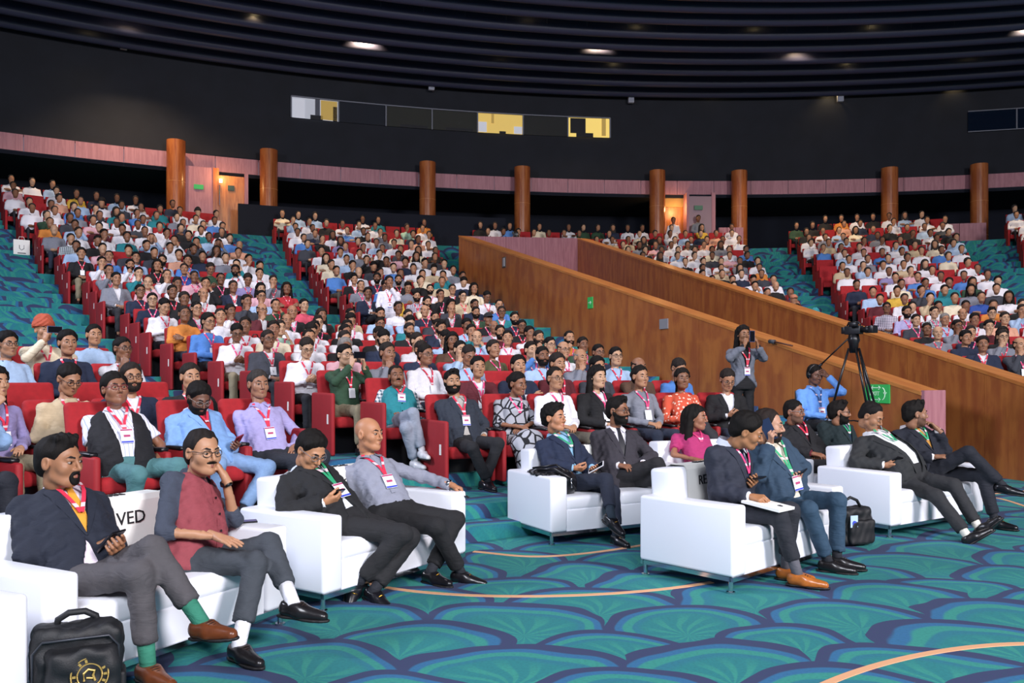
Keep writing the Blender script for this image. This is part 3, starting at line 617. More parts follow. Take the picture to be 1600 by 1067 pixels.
HEADC, HAIRC = {}, {}
def head_cached(res, fem, beard, fat):
    k = (res, fem, beard, fat)
    if k not in HEADC: HEADC[k] = head_parts(res, fem, beard, fat)
    return HEADC[k]
def hair_cached(st, res, seed=0):
    k = (st, res, seed % 3)
    if k not in HAIRC: HAIRC[k] = hair_mesh(st, res, seed % 3)
    return HAIRC[k]
class Fig:
    """geometry of one posed figure; J in the person's own frame (x to their right, y forward, z up)"""
    def __init__(s, J, res=.012, hres=.0045, fem=False, beard=None, fat=0., belly=0., yaw=0, pitch=0, roll=0, hands=None, sleeve='long', top='shirt', bulk=1., seed=0, feet=None, trouser=1., hem=.05, hsc=1.07, skirt=False, drop=.028):
        s.J = {k: np.array(v, float) for k, v in J.items()}; s.res, s.hres, s.fem, s.seed, s.top, s.sleeve = res, hres, fem, seed, top, sleeve
        J = s.J; s.bulk = bulk
        z = J['neck']-J['hip']; zz = z/np.linalg.norm(z)
        for k in ('sR', 'sL'): J[k] = J[k]-zz*drop
        s.L = np.linalg.norm(z); z = z/s.L; x = J['sR']-J['sL']; x = x-z*(x@z); x = x/np.linalg.norm(x); y = np.cross(z, x); s.T = np.stack([x, y, z], 1)
        yw, pt, rl = map(math.radians, (yaw, pitch, roll))
        fwd = np.array((math.sin(yw)*math.cos(pt), math.cos(yw)*math.cos(pt), math.sin(pt))); up = np.array((math.sin(rl), -math.sin(pt)*math.cos(yw), math.cos(pt))); s.H = frame(fwd, up)*hsc; s.hc = J['head']
        for sd, sp_ in (hands or {}).items():
            if 'to' in sp_:      # bring the hand to a point of the face
                tg = s.hc+s.H@np.array(sp_['to']); v = tg-J['w'+sd]; v = v/np.linalg.norm(v); J['w'+sd] = tg-v*sp_.get('reach', .12); sp_['dir'] = v; el = J['e'+sd]; dl = el-J['w'+sd]; J['e'+sd] = J['w'+sd]+dl/np.linalg.norm(dl)*min(.27, max(.23, np.linalg.norm(dl)))
        if fem: st = [(-.2, .165, .12, .0), (.0, .172, .125, 0), (.28, .125, .10, .01), (.5, .135, .11, .015), (.68, .145, .12, .022), (.85, .145, .09, 0), (.95, .105, .075, -.01), (1.03, .056, .056, -.01)]
        else: st = [(-.2, .165, .12, .0), (.0, .168, .125, .0), (.25, .155, .118, .01), (.5, .162, .118, .005), (.72, .166, .112, .0), (.86, .146, .095, -.005), (.95, .100, .078, -.01), (1.03, .064, .062, -.01)]
        s.st = np.array(st); s.st[:, 1:3] *= bulk
        if belly: s.st[0:4, 2] += belly*np.array((.3, .8, 1, .6)); s.st[0:4, 3] += belly*np.array((.3, .8, 1, .6))*.8; s.st[0:4, 1] += belly*.5
        s.hands = hands or {}; s.fig_parts = {}; s.feet = feet or {}; s.trouser = trouser; s.hem = hem; s.beard, s.fat = beard, fat; s.skirt = skirt
    def loc(s, G):
        X, Y, Z = (g-c for g, c in zip(G, s.J['hip'])); T = s.T
        return tuple((X*T[0, i]+Y*T[1, i]+Z*T[2, i]).astype(f32) for i in range(3))
    def wld(s, p): return s.T@np.asarray(p, float)+s.J['hip']
    def prm(s, z):
        t = z/s.L; return [np.interp(t, s.st[:, 0], s.st[:, k]) for k in (1, 2, 3)]
    def surf_y(s, x, z, inf=0.):
        wx, wy, yo = s.prm(z); n = 2.5; q = max(0., 1-(abs(x)/(wx+inf))**n)**(1/n); return yo+(wy+inf)*q
    def torso(s, Q, inf=0.):
        x, y, z = Q; t = z/s.L; wx = np.interp(t, s.st[:, 0], s.st[:, 1]).astype(f32)+inf; wy = np.interp(t, s.st[:, 0], s.st[:, 2]).astype(f32)+inf; yo = np.interp(t, s.st[:, 0], s.st[:, 3]).astype(f32)
        k = ((np.abs(x)/wx)**2.5+(np.abs(y-yo)/wy)**2.5)**.4; d = (k-1)*np.minimum(wx, wy); return smax(smax(d, z-1.03*s.L, .02), -.2*s.L-z, .03)
    def arm(s, G, sd, inf=0., end=1.0, flare=0.):
        J = s.J; sh, el, wr = J['s'+sd], J['e'+sd], J['w'+sd]; b = .92 if s.fem else s.bulk**.5
        nk = J['neck']+(sh-J['neck'])*.30-s.T[:, 2]*.045
        d = smin(cap(G, nk, sh, .042*b+inf, .047*b+inf), cap(G, sh, el, .050*b+inf, .043*b+inf), .03)
        if end > .5: e = el+(wr-el)*min(1., (end-.5)*2); d = smin(d, cap(G, el, e, .043*b+inf, .031*b+inf+flare), .02)
        else: d = smin(cap(G, nk, sh, .042*b+inf, .047*b+inf), cap(G, sh, sh+(el-sh)*end*2, .050*b+inf, .05*b+inf+.004), .03)
        return d
    def top_box(s, pad=.16): return box_of([s.J[k] for k in ('hip', 'neck', 'sR', 'sL', 'eR', 'eL', 'wR', 'wL')], pad)
    def upper(s, inf, amp, end, cutV=None, flare=.0, hemz=-.16, res=None, arms=True, vest=False):
        res = res or s.res; lo, hi = s.top_box(); G = grid_pts(lo, hi, res); Q = s.loc(G); d = s.torso(Q, inf)
        if arms:
            for sd in 'RL':
                a = s.arm(G, sd, inf*.7, end, flare)
                wr, el = s.J['w'+sd], s.J['e'+sd]; u = (wr-el)/np.linalg.norm(wr-el)
                if end > .5: q = el+(wr-el)*((end-.5)*2); a = np.maximum(a, (G[0]-q[0])*u[0]+(G[1]-q[1])*u[1]+(G[2]-q[2])*u[2])
                elif not vest: q = s.J['s'+sd]; u2 = (el-q)/np.linalg.norm(el-q); q = q+(el-q)*end*2; a = np.maximum(a, (G[0]-q[0])*u2[0]+(G[1]-q[1])*u2[1]+(G[2]-q[2])*u2[2])
                d = smin(d, a, .035)
        if vest:
            for sg in (-1, 1): d = smax(d, -cap(Q, (sg*.21, 0, .72*s.L), (sg*.30, 0, .74*s.L), .055, .09), .01)
        if amp: d = d+folds(G, amp, s.seed)
        d = np.maximum(d, hemz*s.L-Q[2])
        nk = cap(Q, (0, -.01, .9*s.L), (0, .03, 1.2*s.L), .05); d = smax(d, -nk, .01)
        if cutV is not None:
            d = smax(d, Q[2]-(.985*s.L+.05*np.abs(Q[0])), .006)
            zb, wtop, low = cutV; z = Q[2]/s.L; V = np.where(z > zb, (z-zb)/(1-zb)*wtop, (zb-z)*low).astype(f32)
            d = smax(d, -np.maximum(np.abs(Q[0])-V, .0-Q[1]), .004)
        return surfnets(d, lo, res)
    def lower(s, inf=0., amp=.003, res=None):
        res = res or s.res*1.25; J = s.J; lo, hi = box_of([J['hip'], J['kR'], J['kL'], J['aR'], J['aL']], .17); G = grid_pts(lo, hi, res); x = s.T[:, 0]; t = s.trouser
        hR, hL = J['hip']+x*.085, J['hip']-x*.085; d = cap(G, hR, hL, .118*s.bulk**.7)
        Q = s.loc(G); waist = np.maximum(s.torso(Q, .014), Q[2]-.07*s.L); d = smin(d, np.maximum(s.torso(Q, -.01), Q[2]), .03)
        for h, sd in ((hR, 'R'), (hL, 'L')):
            k, a = J['k'+sd], J['a'+sd]; u = (a-k)/np.linalg.norm(a-k); e = a-u*s.hem
            leg = smin(cap(G, h, k, .088*t, .062*t), np.maximum(cap(G, k, e, .062*t, .056*t), (G[0]-e[0])*u[0]+(G[1]-e[1])*u[1]+(G[2]-e[2])*u[2]), .03); d = smin(d, leg, .025)
        if s.skirt: d = smin(d, cap(G, (J['kR']+J['kL'])/2, (J['aR']+J['aL'])/2+np.array((0, 0, .05)), .14, .19), .08); d = np.maximum(d, .03-G[2])
        if amp: d = d+folds(G, amp, s.seed+5)
        d = np.minimum(d, waist)
        return surfnets(d, lo, res)
    def body(s, res=None):
        """skin: one surface from neck to ankles under the clothes, with head and hands"""
        res = res or max(s.res, .023); J = s.J; pts = list(J.values()); lo, hi = box_of(pts, .15); G = grid_pts(lo, hi, res); Q = s.loc(G); d = s.torso(Q, -.02)
        for sd in 'RL':
            d = smin(d, s.arm(G, sd, -.008), .03); h = J['hip']+s.T[:, 0]*(.085 if sd == 'R' else -.085)
            d = smin(d, smin(cap(G, h, J['k'+sd], .07, .05), cap(G, J['k'+sd], J['a'+sd], .05, .035), .02), .03)
        nt = s.hc+s.H@np.array((0, -.03, -.05)); d = smin(d, cap(G, J['neck']-s.T[:, 2]*.03, nt, .056 if not s.fem else .047, .05 if not s.fem else .044), .03)
        P = [(*surfnets(d, lo, res), 0)]
        hp = head_cached(s.hres, s.fem, s.beard, s.fat); P += [(*xf(hp[k], s.H, s.hc), mi) for k, mi in (('skin', 0), ('eye', 1), ('iris', 2), ('brow', 3), ('lip', 4)) if k in hp]
        s.hf = {}
        for sd in 'RL':
            sp_ = s.hands.get(sd, {}); wr, el = J['w'+sd], J['e'+sd]; dr = np.array(sp_.get('dir', (wr-el)/np.linalg.norm(wr-el)), float); bn = np.array(sp_.get('bn', ((.25 if sd == 'R' else -.25), .15, 1)), float)
            R = frame(dr, bn); s.hf[sd] = (R, wr); hs = .92 if s.fem else 1.0
            P.append((*xf(hand_mesh(sp_.get('pose', 'relax'), max(s.hres, .0056)), R*hs, wr, sd == 'L'), 0))
        s.fig_parts = P; return join(P)
    def hair(s, style): return xf(hair_cached(style, max(s.hres, .0062), s.seed), s.H, s.hc)
    def beardm(s): return xf(head_cached(s.hres, s.fem, s.beard, s.fat)['beard'], s.H, s.hc)
    def shoe(s, sd, kind='oxford'):
        f = s.feet.get(sd, {}); a = s.J['a'+sd]; k = s.J['k'+sd]; up = np.array(f.get('up', (0, 0, 1)), float); dr = np.array(f.get('dir', ((.12 if sd == 'R' else -.12), 1, 0)), float)
        R = frame(dr, up); t = a-R@np.array((0, -.01, .085)); u, so = shoe_mesh(kind, .0115 if s.res < .02 else .02); return xf(u, R, t), xf(so, R, t), R
    def sock(s, sd):
        m = MB(); a, k = s.J['a'+sd], s.J['k'+sd]; u = (k-a)/np.linalg.norm(k-a); m.tube([a-u*.03, a+u*.02, a+u*(s.hem+.09)], [.036, .037, .042], 14); return m
    # ---- ribbons and flaps lying on the chest (torso frame)
    def strip(s, path, wd, inf, lift, th=.0025):
        """path: list of (x,z fraction) ; ribbon lying on the chest"""
        rows = []; n = len(path)
        for i, (x, zf) in enumerate(path):
            x0, z0 = path[max(i-1, 0)]; x1, z1 = path[min(i+1, n-1)]; t = np.array((x1-x0, (z1-z0)*s.L)); t = t/max(np.linalg.norm(t), 1e-6); nn = np.array((t[1], -t[0])); wi = wd[i] if isinstance(wd, (list, tuple)) else wd
            r = []
            for sgn in (-1, 0, 1):
                px, pz = x+nn[0]*wi/2*sgn, zf*s.L+nn[1]*wi/2*sgn; r.append((px, s.surf_y(px, min(pz, .99*s.L), inf)+lift, pz))
            rows.append(r)
        V = []; m = MB()
        front = [[s.wld(p) for p in r] for r in rows]; backr = [[s.wld((p[0], p[1]-th, p[2])) for p in r] for r in rows]
        m.grid(front); m.grid([r[::-1] for r in backr]); m.grid([[a[0] for a in front], [b[0] for b in backr]]); m.grid([[b[-1] for b in backr], [a[-1] for a in front]]); return m
    def lanyard(s, inf, zl=.60, wd=.02, off=0.):
        m = MB()
        for sg in (-1, 1):
            pa = [(sg*.062, 1.0), (sg*.068, .95), (sg*.055+off*.3, .87), (sg*.036+off*.6, .77), (sg*.016+off, .67), (off+sg*.003, zl)]
            k = s.strip(pa, wd, inf, .010); m.add(k.v, k.f)
        # loop round the back of the neck
        arc = [s.wld((.062*math.cos(a), -.012-.062*math.sin(a), s.L*1.0+.012*math.sin(a))) for a in np.linspace(0, math.pi, 9)]; up = s.T[:, 2]*wd/2
        m.grid([[np.array(p)+up for p in arc], [np.array(p)-up for p in arc]]); return m
    def badge(s, inf, zl=.60, off=0., w_=.085, h_=.115):
        z = zl*s.L-h_/2-.01; y = s.surf_y(off, z, inf)+.016; R = Matrix(s.T.tolist()); c = s.wld((off, y, z)); return c, R, w_, h_
    def collar(s, spread=.045, hgt=.058):
        m = MB(); L = s.L
        for sg in (-1, 1):
            top, bot = [], []
            for a in np.linspace(0, 1, 10):
                f_ = math.pi*a; top.append(s.wld((sg*.063*math.sin(f_)+sg*.006*a, -.012-.063*math.cos(f_), L+hgt-.045*a)))
                x = sg*(.088*math.sin(f_)+spread*a**3); z = L+.012-.080*a*a; y = -.012-.088*math.cos(f_)+.012*a*a
                if a > .6: y = max(y, s.surf_y(x, min(z, .99*L), .012)+.014)
                bot.append(s.wld((x, y, z)))
            off = s.T[:, 1]*.005
            m.grid([top, bot]); m.grid([[p-off for p in top][::-1], [p-off for p in bot][::-1]])
        return m
    def lapels(s, inf, cutV, wmax=.055):
        zb, wtop, low = cutV; m = MB()
        for sg in (-1, 1):
            rows = []
            for t in np.linspace(0, 1, 12):
                zs = max(zb, -.12); z = zs+(1-zs)*t*.985; V = (z-zb)/(1-zb)*wtop; wv = wmax*(min(1, t/.72))**.9 if t < .74 else wmax*(1-.45*(t-.74)/.26)
                if .70 < t < .80: wv *= .82
                xi, xo = V-.002, V+.006+wv; r = []
                for u in (0, .5, 1): xx = xi+(xo-xi)*u; r.append(s.wld((sg*xx, s.surf_y(xx, z*s.L, inf)+.009-.004*u, z*s.L)))
                rows.append(r)
            m.grid(rows); m.grid([[p-s.T[:, 1]*.006 for p in r][::-1] for r in rows])
        return m
    def tie(s, inf, lo_=.36, kind='tie'):
        m = s.strip([(0, .985), (0, .95), (0, .9), (0, .7), (0, .5), (0, lo_+.03), (0, lo_)], [.045, .034, .03, .055, .07, .075, .01], inf, .012, .006); return m
    def glasses(s):
        m = MB(); f = lambda p: s.H@np.array(p)+s.hc
        for sg in (-1, 1):
            m.tube([f((sg*.0325+.0235*math.cos(a), .1035-.25*abs(sg*.0325+.0235*math.cos(a)), .003+.0175*math.sin(a)*(1.0))) for a in np.linspace(0, 2*math.pi, 17)], .0022, 5)
            m.tube([f((sg*.056, .090, .008)), f((sg*.078, .04, .012)), f((sg*.083, -.02, .006))], .0022, 5)
        m.tube([f((-.010, .103, .008)), f((0, .106, .010)), f((.010, .103, .008))], .0022, 5); return m
# ------------------------------------------------------------------ white sofas
SOFA_D = .78
def sofa_frame(P, phi, L):
    p = math.radians(phi); f = np.array((math.sin(p), -math.cos(p))); a = np.array((math.cos(p), math.sin(p))); c = np.array(P)+a*L/2-f*SOFA_D/2; return c, p
def rbox(c, d, bev, m_, name, rot=None, seg=3): return MB().box(c, d, rot=rot).mesh(name, [m_], bevel=bev, seg=seg)
def sofa(P, phi, L, label, word=None, wordx=0, word2=None, mirror_top=True):
    c, p = sofa_frame(P, phi, L); root = tag(obj('sofa', None, loc=(c[0], c[1], 0), rotz=p+math.pi), label, 'sofa', 'white block sofas at the front')
    W = WHITELEATHER; aw = .17; inner = L-2*aw
    for sx in (1, -1): obj('arm', rbox((sx*(L/2-aw/2), 0, .345), (aw, SOFA_D, .47), .022, W, 'arm'), root)
    obj('backrest', rbox((0, -SOFA_D/2+.10, .44), (inner+.05, .20, .66), .03, W, 'backrest', Matrix.Rotation(math.radians(4), 3, 'X')), root)
    obj('base', rbox((0, .06, .20), (inner-.004, SOFA_D-.15, .19), .012, W, 'base'), root)
    for sx in (1, -1): obj('seat_cushion', rbox((sx*inner/4, .085, .345), (inner/2-.004, SOFA_D-.20, .125), .035, W, 'seat_cushion'), root)
    fr = MB()
    for sy in (1, -1): fr.box((0, sy*(SOFA_D/2-.02), .095), (L-.02, .03, .03))
    for sx in (1, -1): fr.box((sx*(L/2-.025), 0, .095), (.03, SOFA_D-.04, .03))
    obj('rail', fr.mesh('rail', [CHROME]), root)
    for sx in (1, -1):
        for sy in (1, -1):
            lg = MB().tube([(sx*(L/2-.03), sy*(SOFA_D/2-.035), 0), (sx*(L/2-.03), sy*(SOFA_D/2-.035), .1)], .016, 10); lg.tube([(sx*(L/2-.03), sy*(SOFA_D/2-.035), 0), (sx*(L/2-.03), sy*(SOFA_D/2-.035), .012)], .03, 10); obj('leg', lg.mesh('leg', [CHROME]), root)
    if word:
        sh = MB(); hw = .36; x0 = wordx; yb, zt = -SOFA_D/2+.22, .775
        prof = [(-SOFA_D/2+.215, .48), (-SOFA_D/2+.190, .755), (-SOFA_D/2+.165, .785), (-SOFA_D/2+.04, .785), (-SOFA_D/2-.01, .755), (-SOFA_D/2+.01, .45)]
        rows = [[(x0+sx*hw, y, z) for y, z in prof] for sx in (-1, 1)]; sh.grid(rows); rows2 = [[(x0+sx*hw, y*1.0-.004, z-.003) for y, z in prof][::-1] for sx in (-1, 1)]; sh.grid(rows2)
        s_ = obj('printed_sheet', sh.mesh('printed_sheet', [WHITEPAPER]), root)
        t = obj('lettering', text_mesh(word, .10, INK), s_); tl = math.atan2(.755-.48, -.025)
        t.matrix_local = Matrix.Translation((x0, -SOFA_D/2+.2015, .665)) @ Matrix.Rotation(math.pi, 4, 'Z') @ Matrix.Rotation(math.pi/2-.091, 4, 'X')
        t2 = obj('lettering', text_mesh(word, .07, INK), s_)
        t2.matrix_local = Matrix.Translation((x0, -SOFA_D/2+.10, .789))
    return root
SOFAS = {1: ((-2.0, 3.55), 62, 1.48), 2: ((-1.15, 5.07), 57, 1.48), 3: ((1.46, 5.5), 43, 1.6), 4: ((.33, 7.07), 29, 1.5), 5: ((3.37, 7.39), 33, 1.55), 6: ((3.0, 8.58), 28, 1.5), 7: ((1.62, 7.95), 24, 1.42)}
sofa(*SOFAS[1], 'white sofa under the men with yellow tie and maroon vest', 'RESERVED', 0)
sofa(*SOFAS[2], 'white sofa under the bald man in grey shirt', 'SPEAKERS', 0)
sofa(*SOFAS[3], 'white sofa under the man in tan shoes', 'RESERVED', .12)
sofa(*SOFAS[4], 'white sofa carrying the black handbag and navy-blazer woman', 'SPEAKERS', 0)
sofa(*SOFAS[5], 'white sofa beside the black laptop bag, nearest the ramp wall', None)
sofa(*SOFAS[6], 'white sofa under the man in black shirt with red lanyard', None)
sofa(*SOFAS[7], 'white sofa under the woman in magenta', None)
_p = math.radians(66); sofa((-1.93-1.42*math.cos(_p), 3.33-1.42*math.sin(_p)), 66, 1.42, 'white sofa arm cut off at the bottom corner behind backpack', None)
# ------------------------------------------------------------------ auditorium seats
SEAT_ME = {}
SEAT_ME['backrest'] = MB().box((0, -.255, .69), (.50, .09, .60), rot=Matrix.Rotation(math.radians(11), 3, 'X')).mesh('backrest', [REDFAB], bevel=.04, seg=3)
SEAT_ME['cushion'] = MB().box((0, .05, .365), (.47, .50, .13), rot=Matrix.Rotation(math.radians(4), 3, 'X')).mesh('cushion', [REDFAB], bevel=.04, seg=2)
SEAT_ME['side_panel'] = MB().box((.272, .02, .33), (.055, .56, .54)).mesh('side_panel', [REDPANEL], bevel=.02, seg=2)
SEAT_ME['arm_pad'] = MB().box((.272, .02, .612), (.065, .44, .03)).mesh('arm_pad', [BLACKPLA], bevel=.008, seg=1)
SEAT_ME['pedestal'] = MB().box((0, -.05, .16), (.40, .10, .32)).mesh('pedestal', [BLACKPLA])
SEAT_ME['end_panel'] = MB().box((.30, .02, .36), (.05, .62, .72)).mesh('end_panel', [REDPANEL], bevel=.025, seg=2)
SEAT_ME['row_plate'] = MB().box((.328, .22, .42), (.006, .035, .11)).mesh('row_plate', [WHITEPAPER])
SEAT_LOW = MB().box((0, -.255, .69), (.50, .09, .60), rot=Matrix.Rotation(math.radians(11), 3, 'X')).box((0, .05, .365), (.47, .50, .13)).box((.272, .02, .33), (.055, .56, .54)).box((-.272, .02, .33), (.055, .56, .54))
def seat(loc, rot, label, group, end=0, plate=True):
    """end: +1 panel on the person's right, -1 on their left, 0 none"""
    root = tag(obj('auditorium_seat', None, loc=loc, rotz=rot), label, 'seat', group)
    for nm in ('backrest', 'cushion', 'pedestal'): obj(nm, SEAT_ME[nm], root)
    for sg in (1, -1):
        if end == sg or end == 2:
            o = obj('end_panel', SEAT_ME['end_panel'], root); q = obj('row_plate', SEAT_ME['row_plate'], root) if plate else None
        else: o = obj('side_panel', SEAT_ME['side_panel'], root); q = obj('arm_pad', SEAT_ME['arm_pad'], root)
        if sg < 0:
            for u in (o, q):
                if u: u.rotation_euler = (0, 0, 0); u.scale = (-1, 1, 1)
    return root
# ------------------------------------------------------------------ clothes and skin
def skin(c): return mat('skin_'+c, c, .5, noise=.12, nscale=14)
EYE = mat('eye_white', '#96857a', .4); IRIS = mat('eye_iris', '#24140c', .15); BROW = mat('eyebrow', '#1a1210', .8)
def lipm(c): return mat('lip_'+c, c, .45)
def hairm(c): return mat('hair_'+c, c, .72, spec=.2, noise=.4, nscale=60, stretch=(1, 1, .15), bump=.35, bscale=220)
def cloth(c, rough=.85, suit=False): return mat(('suit_' if suit else 'cloth_')+c, c, rough, noise=.10, nscale=30, bump=.06, bscale=420 if suit else 250, wrinkle=.28 if suit else .36)
LEATHER = lambda c: mat('leather_'+c, c, .28, noise=.25, nscale=25)
def lanmat(col):
    nm = 'lanyard_'+col
    if nm in MATS: return MATS[nm]
    c = dict(red='#d8304c', pink='#e2457c', green='#2f9c6c', blue='#284a80')[col]; m = newmat(nm, .6); n = NT(m); x, y, z, v = n.xyz()
    st = n.m('GREATER_THAN', n.m('FRACT', n.m('MULTIPLY', z, 11)), .8); n.base(n.mix(st, (*srgb(c), 1), (*srgb('#e6c9d0'), 1))); return m
LOGO = mat('badge_print', '#b03a6c', .6); BADGE = mat('badge_card', '#eef0f4', .5); BADGEBLUE = mat('badge_stripe', '#3b4cc0', .5)
def pattern(kind, c1, c2, c3=None):
    nm = kind+c1+c2
    if nm in MATS: return MATS[nm]
    m = newmat(nm, .85); n = NT(m); x, y, z, v = n.xyz(); A, B = (*srgb(c1), 1), (*srgb(c2), 1)
    if kind == 'stripe': c = n.mix(n.m('GREATER_THAN', n.m('FRACT', n.m('MULTIPLY', x, 34)), .80), A, B)
    elif kind == 'fine': c = n.mix(n.m('GREATER_THAN', n.m('FRACT', n.m('MULTIPLY', n.m('ADD', x, n.m('MULTIPLY', z, .3)), 60)), .6), A, B)
    elif kind == 'check':
        a = n.m('GREATER_THAN', n.m('FRACT', n.m('MULTIPLY', x, 26)), .55); b = n.m('GREATER_THAN', n.m('FRACT', n.m('MULTIPLY', z, 26)), .55); c = n.mix(n.m('MULTIPLY', n.m('ADD', a, b), .5), A, B)
    elif kind == 'web':      # thick curling dark lines on pale cloth
        t = n.nt.nodes.new('ShaderNodeTexVoronoi'); t.feature = 'DISTANCE_TO_EDGE'; t.inputs['Scale'].default_value = 9; n.nt.links.new(v, t.inputs['Vector']); c = n.mix(n.sm(t.outputs['Distance'], .06, .09), B, A)
    else:                    # print
        t = n.nt.nodes.new('ShaderNodeTexVoronoi'); t.inputs['Scale'].default_value = 24; n.nt.links.new(v, t.inputs['Vector']); c = n.mix(n.sm(t.outputs['Distance'], .28, .36), B, A)
    n.base(c); return m
def put(name, VF, mats_, parent, midx=None): return obj(name, mk_mesh(name, VF[0], VF[1], mats_, midx if midx is not None else None), parent)
def putmb(name, m_, mt, parent, smooth=True): return obj(name, m_.mesh(name, [mt], smooth), parent)
PHONE_N = [0]
def phone_mesh(c):
    m = MB().box((0, 0, 0), (.076, .158, .009)); m.box((0, 0, .0048), (.068, .146, .001), 1); m.box((.02, .05, -.0055), (.026, .03, .003), 1); return m.mesh('phone', [mat('phone_'+c, c, .3), mat('phone_glass', '#0b0c12', .08)])
def world_of(root): return Matrix.Translation(root.location) @ root.rotation_euler.to_matrix().to_4x4()
def held(fig, root, sd, col, label, off=(-.012, .10, -.050), tilt=0, name='phone', spin=0, me=None):
    R, wr = fig.hf[sd]; R4 = Matrix(R.tolist()).to_4x4()
    mx = world_of(root) @ Matrix.Translation(wr.tolist()) @ R4 @ Matrix.Translation((off[0]*(1 if sd == 'R' else -1), off[1], off[2])) @ Matrix.Rotation(math.radians(spin), 4, 'Z') @ Matrix.Rotation(math.pi+math.radians(tilt), 4, 'Y')
    o = obj(name, me or phone_mesh(col)); o.matrix_world = mx; tag(o, label, 'phone'); return o
def held2(fig, root, sds, col, label, up=.045, fwd=.085, tilt=35, spin=0):
    """phone in the hand, screen turned to the face"""
    c = sum((fig.J['w'+s_]+(fig.hf[s_][0][:, 1])*fwd for s_ in sds), np.zeros(3))/len(sds)+np.array((0, 0, up)); n_ = fig.hc-c; n_ = n_/np.linalg.norm(n_); lg = np.array((0, 1., .5)); R = frame(lg-n_*(lg@n_), n_)
    o = obj('phone', phone_mesh(col)); o.matrix_world = world_of(root) @ Matrix.Translation(c.tolist()) @ Matrix(R.tolist()).to_4x4() @ Matrix.Rotation(math.radians(spin), 4, 'Z'); return tag(o, label, 'phone')
def person(J, pos, rot, label, sk='#a97a5a', hair='short', hcol='#15110f', top='shirt', tcol='#ffffff', icol='#e8e8ee', tie=None, bcol='#1b1c22', lan=None, badge=True, shoe='#17151a', sock='#20222a',
           glasses=None, beard=None, yaw=0, pitch=0, roll=0, hands=None, fem=False, fat=0., belly=0., bulk=1., feet=None, topmat=None, botmat=None, trouser=1., res=.014, hres=.005, seed=0, hem=.05, sleeve=1.0, group=None, zl=.60, hsc=1.07, shoes=True, lip=None, skirt=False, loff=0., bhair=None, cutV=None, trim=None):
    root = tag(obj('person', None, loc=pos, rotz=rot), label, 'person', group)
    F = Fig(J, res, hres, fem, beard, fat, belly, yaw, pitch, roll, hands, top=top, bulk=bulk, seed=seed, feet=feet, trouser=trouser, hem=hem, hsc=hsc, skirt=skirt)
    V, Fc, mi = F.body(); bm_ = hairm(bhair or hcol)
    put('body', (V, Fc), [skin(sk), EYE, IRIS, BROW if not bhair else bm_, lipm(lip or ('#8a4a40' if not fem else '#a04048'))], root, mi)
    if hair: put('hair' if hair not in ('turban', 'cap') else hair, F.hair(hair), [hairm(hcol) if hair not in ('turban', 'cap') else cloth(hcol)], root)
    if beard: put('beard' if beard != 'mustache' else 'mustache', F.beardm(), [bm_ if beard != 'stubble' else mat('stubble_'+sk, '#5e4030', .8)], root)
    if glasses: putmb('glasses', F.glasses(), mat('frame_'+glasses, glasses, .3), root)
    put('trousers' if not skirt else 'skirt', F.lower(), [botmat or cloth(bcol, suit=True)], root)
    inf = .006
    if top == 'suit':
        cv = cutV or (.34, .085, .14); put('shirt', F.upper(.004, .0015, 1.0, flare=.002, hemz=-.04, res=.019), [cloth(icol)], root); putmb('collar', F.collar(), cloth(icol), root)
        put('jacket', F.upper(.024, .006, .96, cv, .008, hemz=-.2), [topmat or cloth(tcol, suit=True)], root); putmb('lapels', F.lapels(.024, cv), topmat or cloth(tcol, suit=True), root); inf = .024
        if tie: putmb('tie', F.tie(.004), tie if not isinstance(tie, str) else mat('tie_'+tie, tie, .5, noise=.1, nscale=40), root)
    elif top == 'vest':
        put('shirt', F.upper(.006, .004, sleeve, flare=.004, hemz=-.04), [topmat or cloth(icol)], root); putmb('collar', F.collar(), topmat or cloth(icol), root)
        put('waistcoat', F.upper(.024, .004, .2, cutV or (.55, .03, .02), arms=False, vest=True, hemz=-.18), [cloth(tcol)], root); inf = .024
        if (cutV or (.55,))[0] > .3:
            putmb('placket', F.strip([(0, (cutV or (.55,))[0]+.02), (0, .4), (0, .2), (0, 0), (0, -.14)], .035, .024, .004), cloth(tcol), root)
            for zz in (.7, .5, .3, .1): c_ = F.wld((0, F.surf_y(0, zz*F.L, .024)+.009, zz*F.L)); obj('button', MB().tube([c_, c_+F.T[:, 1]*.004], .007, 10).mesh('button', [BLACKPLA]), root)
    elif top == 'tee':
        put('shirt', F.upper(.008, .004, sleeve, flare=.01), [topmat or cloth(tcol)], root)
    else:
        put('shirt', F.upper(.008, .0045, sleeve, flare=.004, hemz=-.04), [topmat or cloth(tcol)], root); putmb('collar', F.collar(), topmat or cloth(tcol), root)
        pl = F.strip([(0, .97), (0, .75), (0, .5), (0, .2)], .03, .008, .004); putmb('placket', pl, topmat or cloth(tcol), root); inf = .008
    if lan:
        putmb('lanyard', F.lanyard(inf, zl, off=loff), lanmat(lan), root)
        if badge:
            c, R, bw, bh = F.badge(inf, zl, loff); b = MB().box((0, 0, 0), (bw, .004, bh)); bo = obj('badge', b.mesh('badge', [BADGE]), root); bo.matrix_local = Matrix.Translation(c.tolist()) @ R.to_4x4()
            st = MB().box((0, .0025, -bh*.42), (bw*.98, .002, bh*.12)); st.box((0, .0025, bh*.42), (bw*.98, .002, bh*.1), 1); st.box((0, .0025, 0), (bw*.55, .002, bh*.16), 1); obj('badge_print', st.mesh('badge_print', [BADGEBLUE, LOGO]), bo)
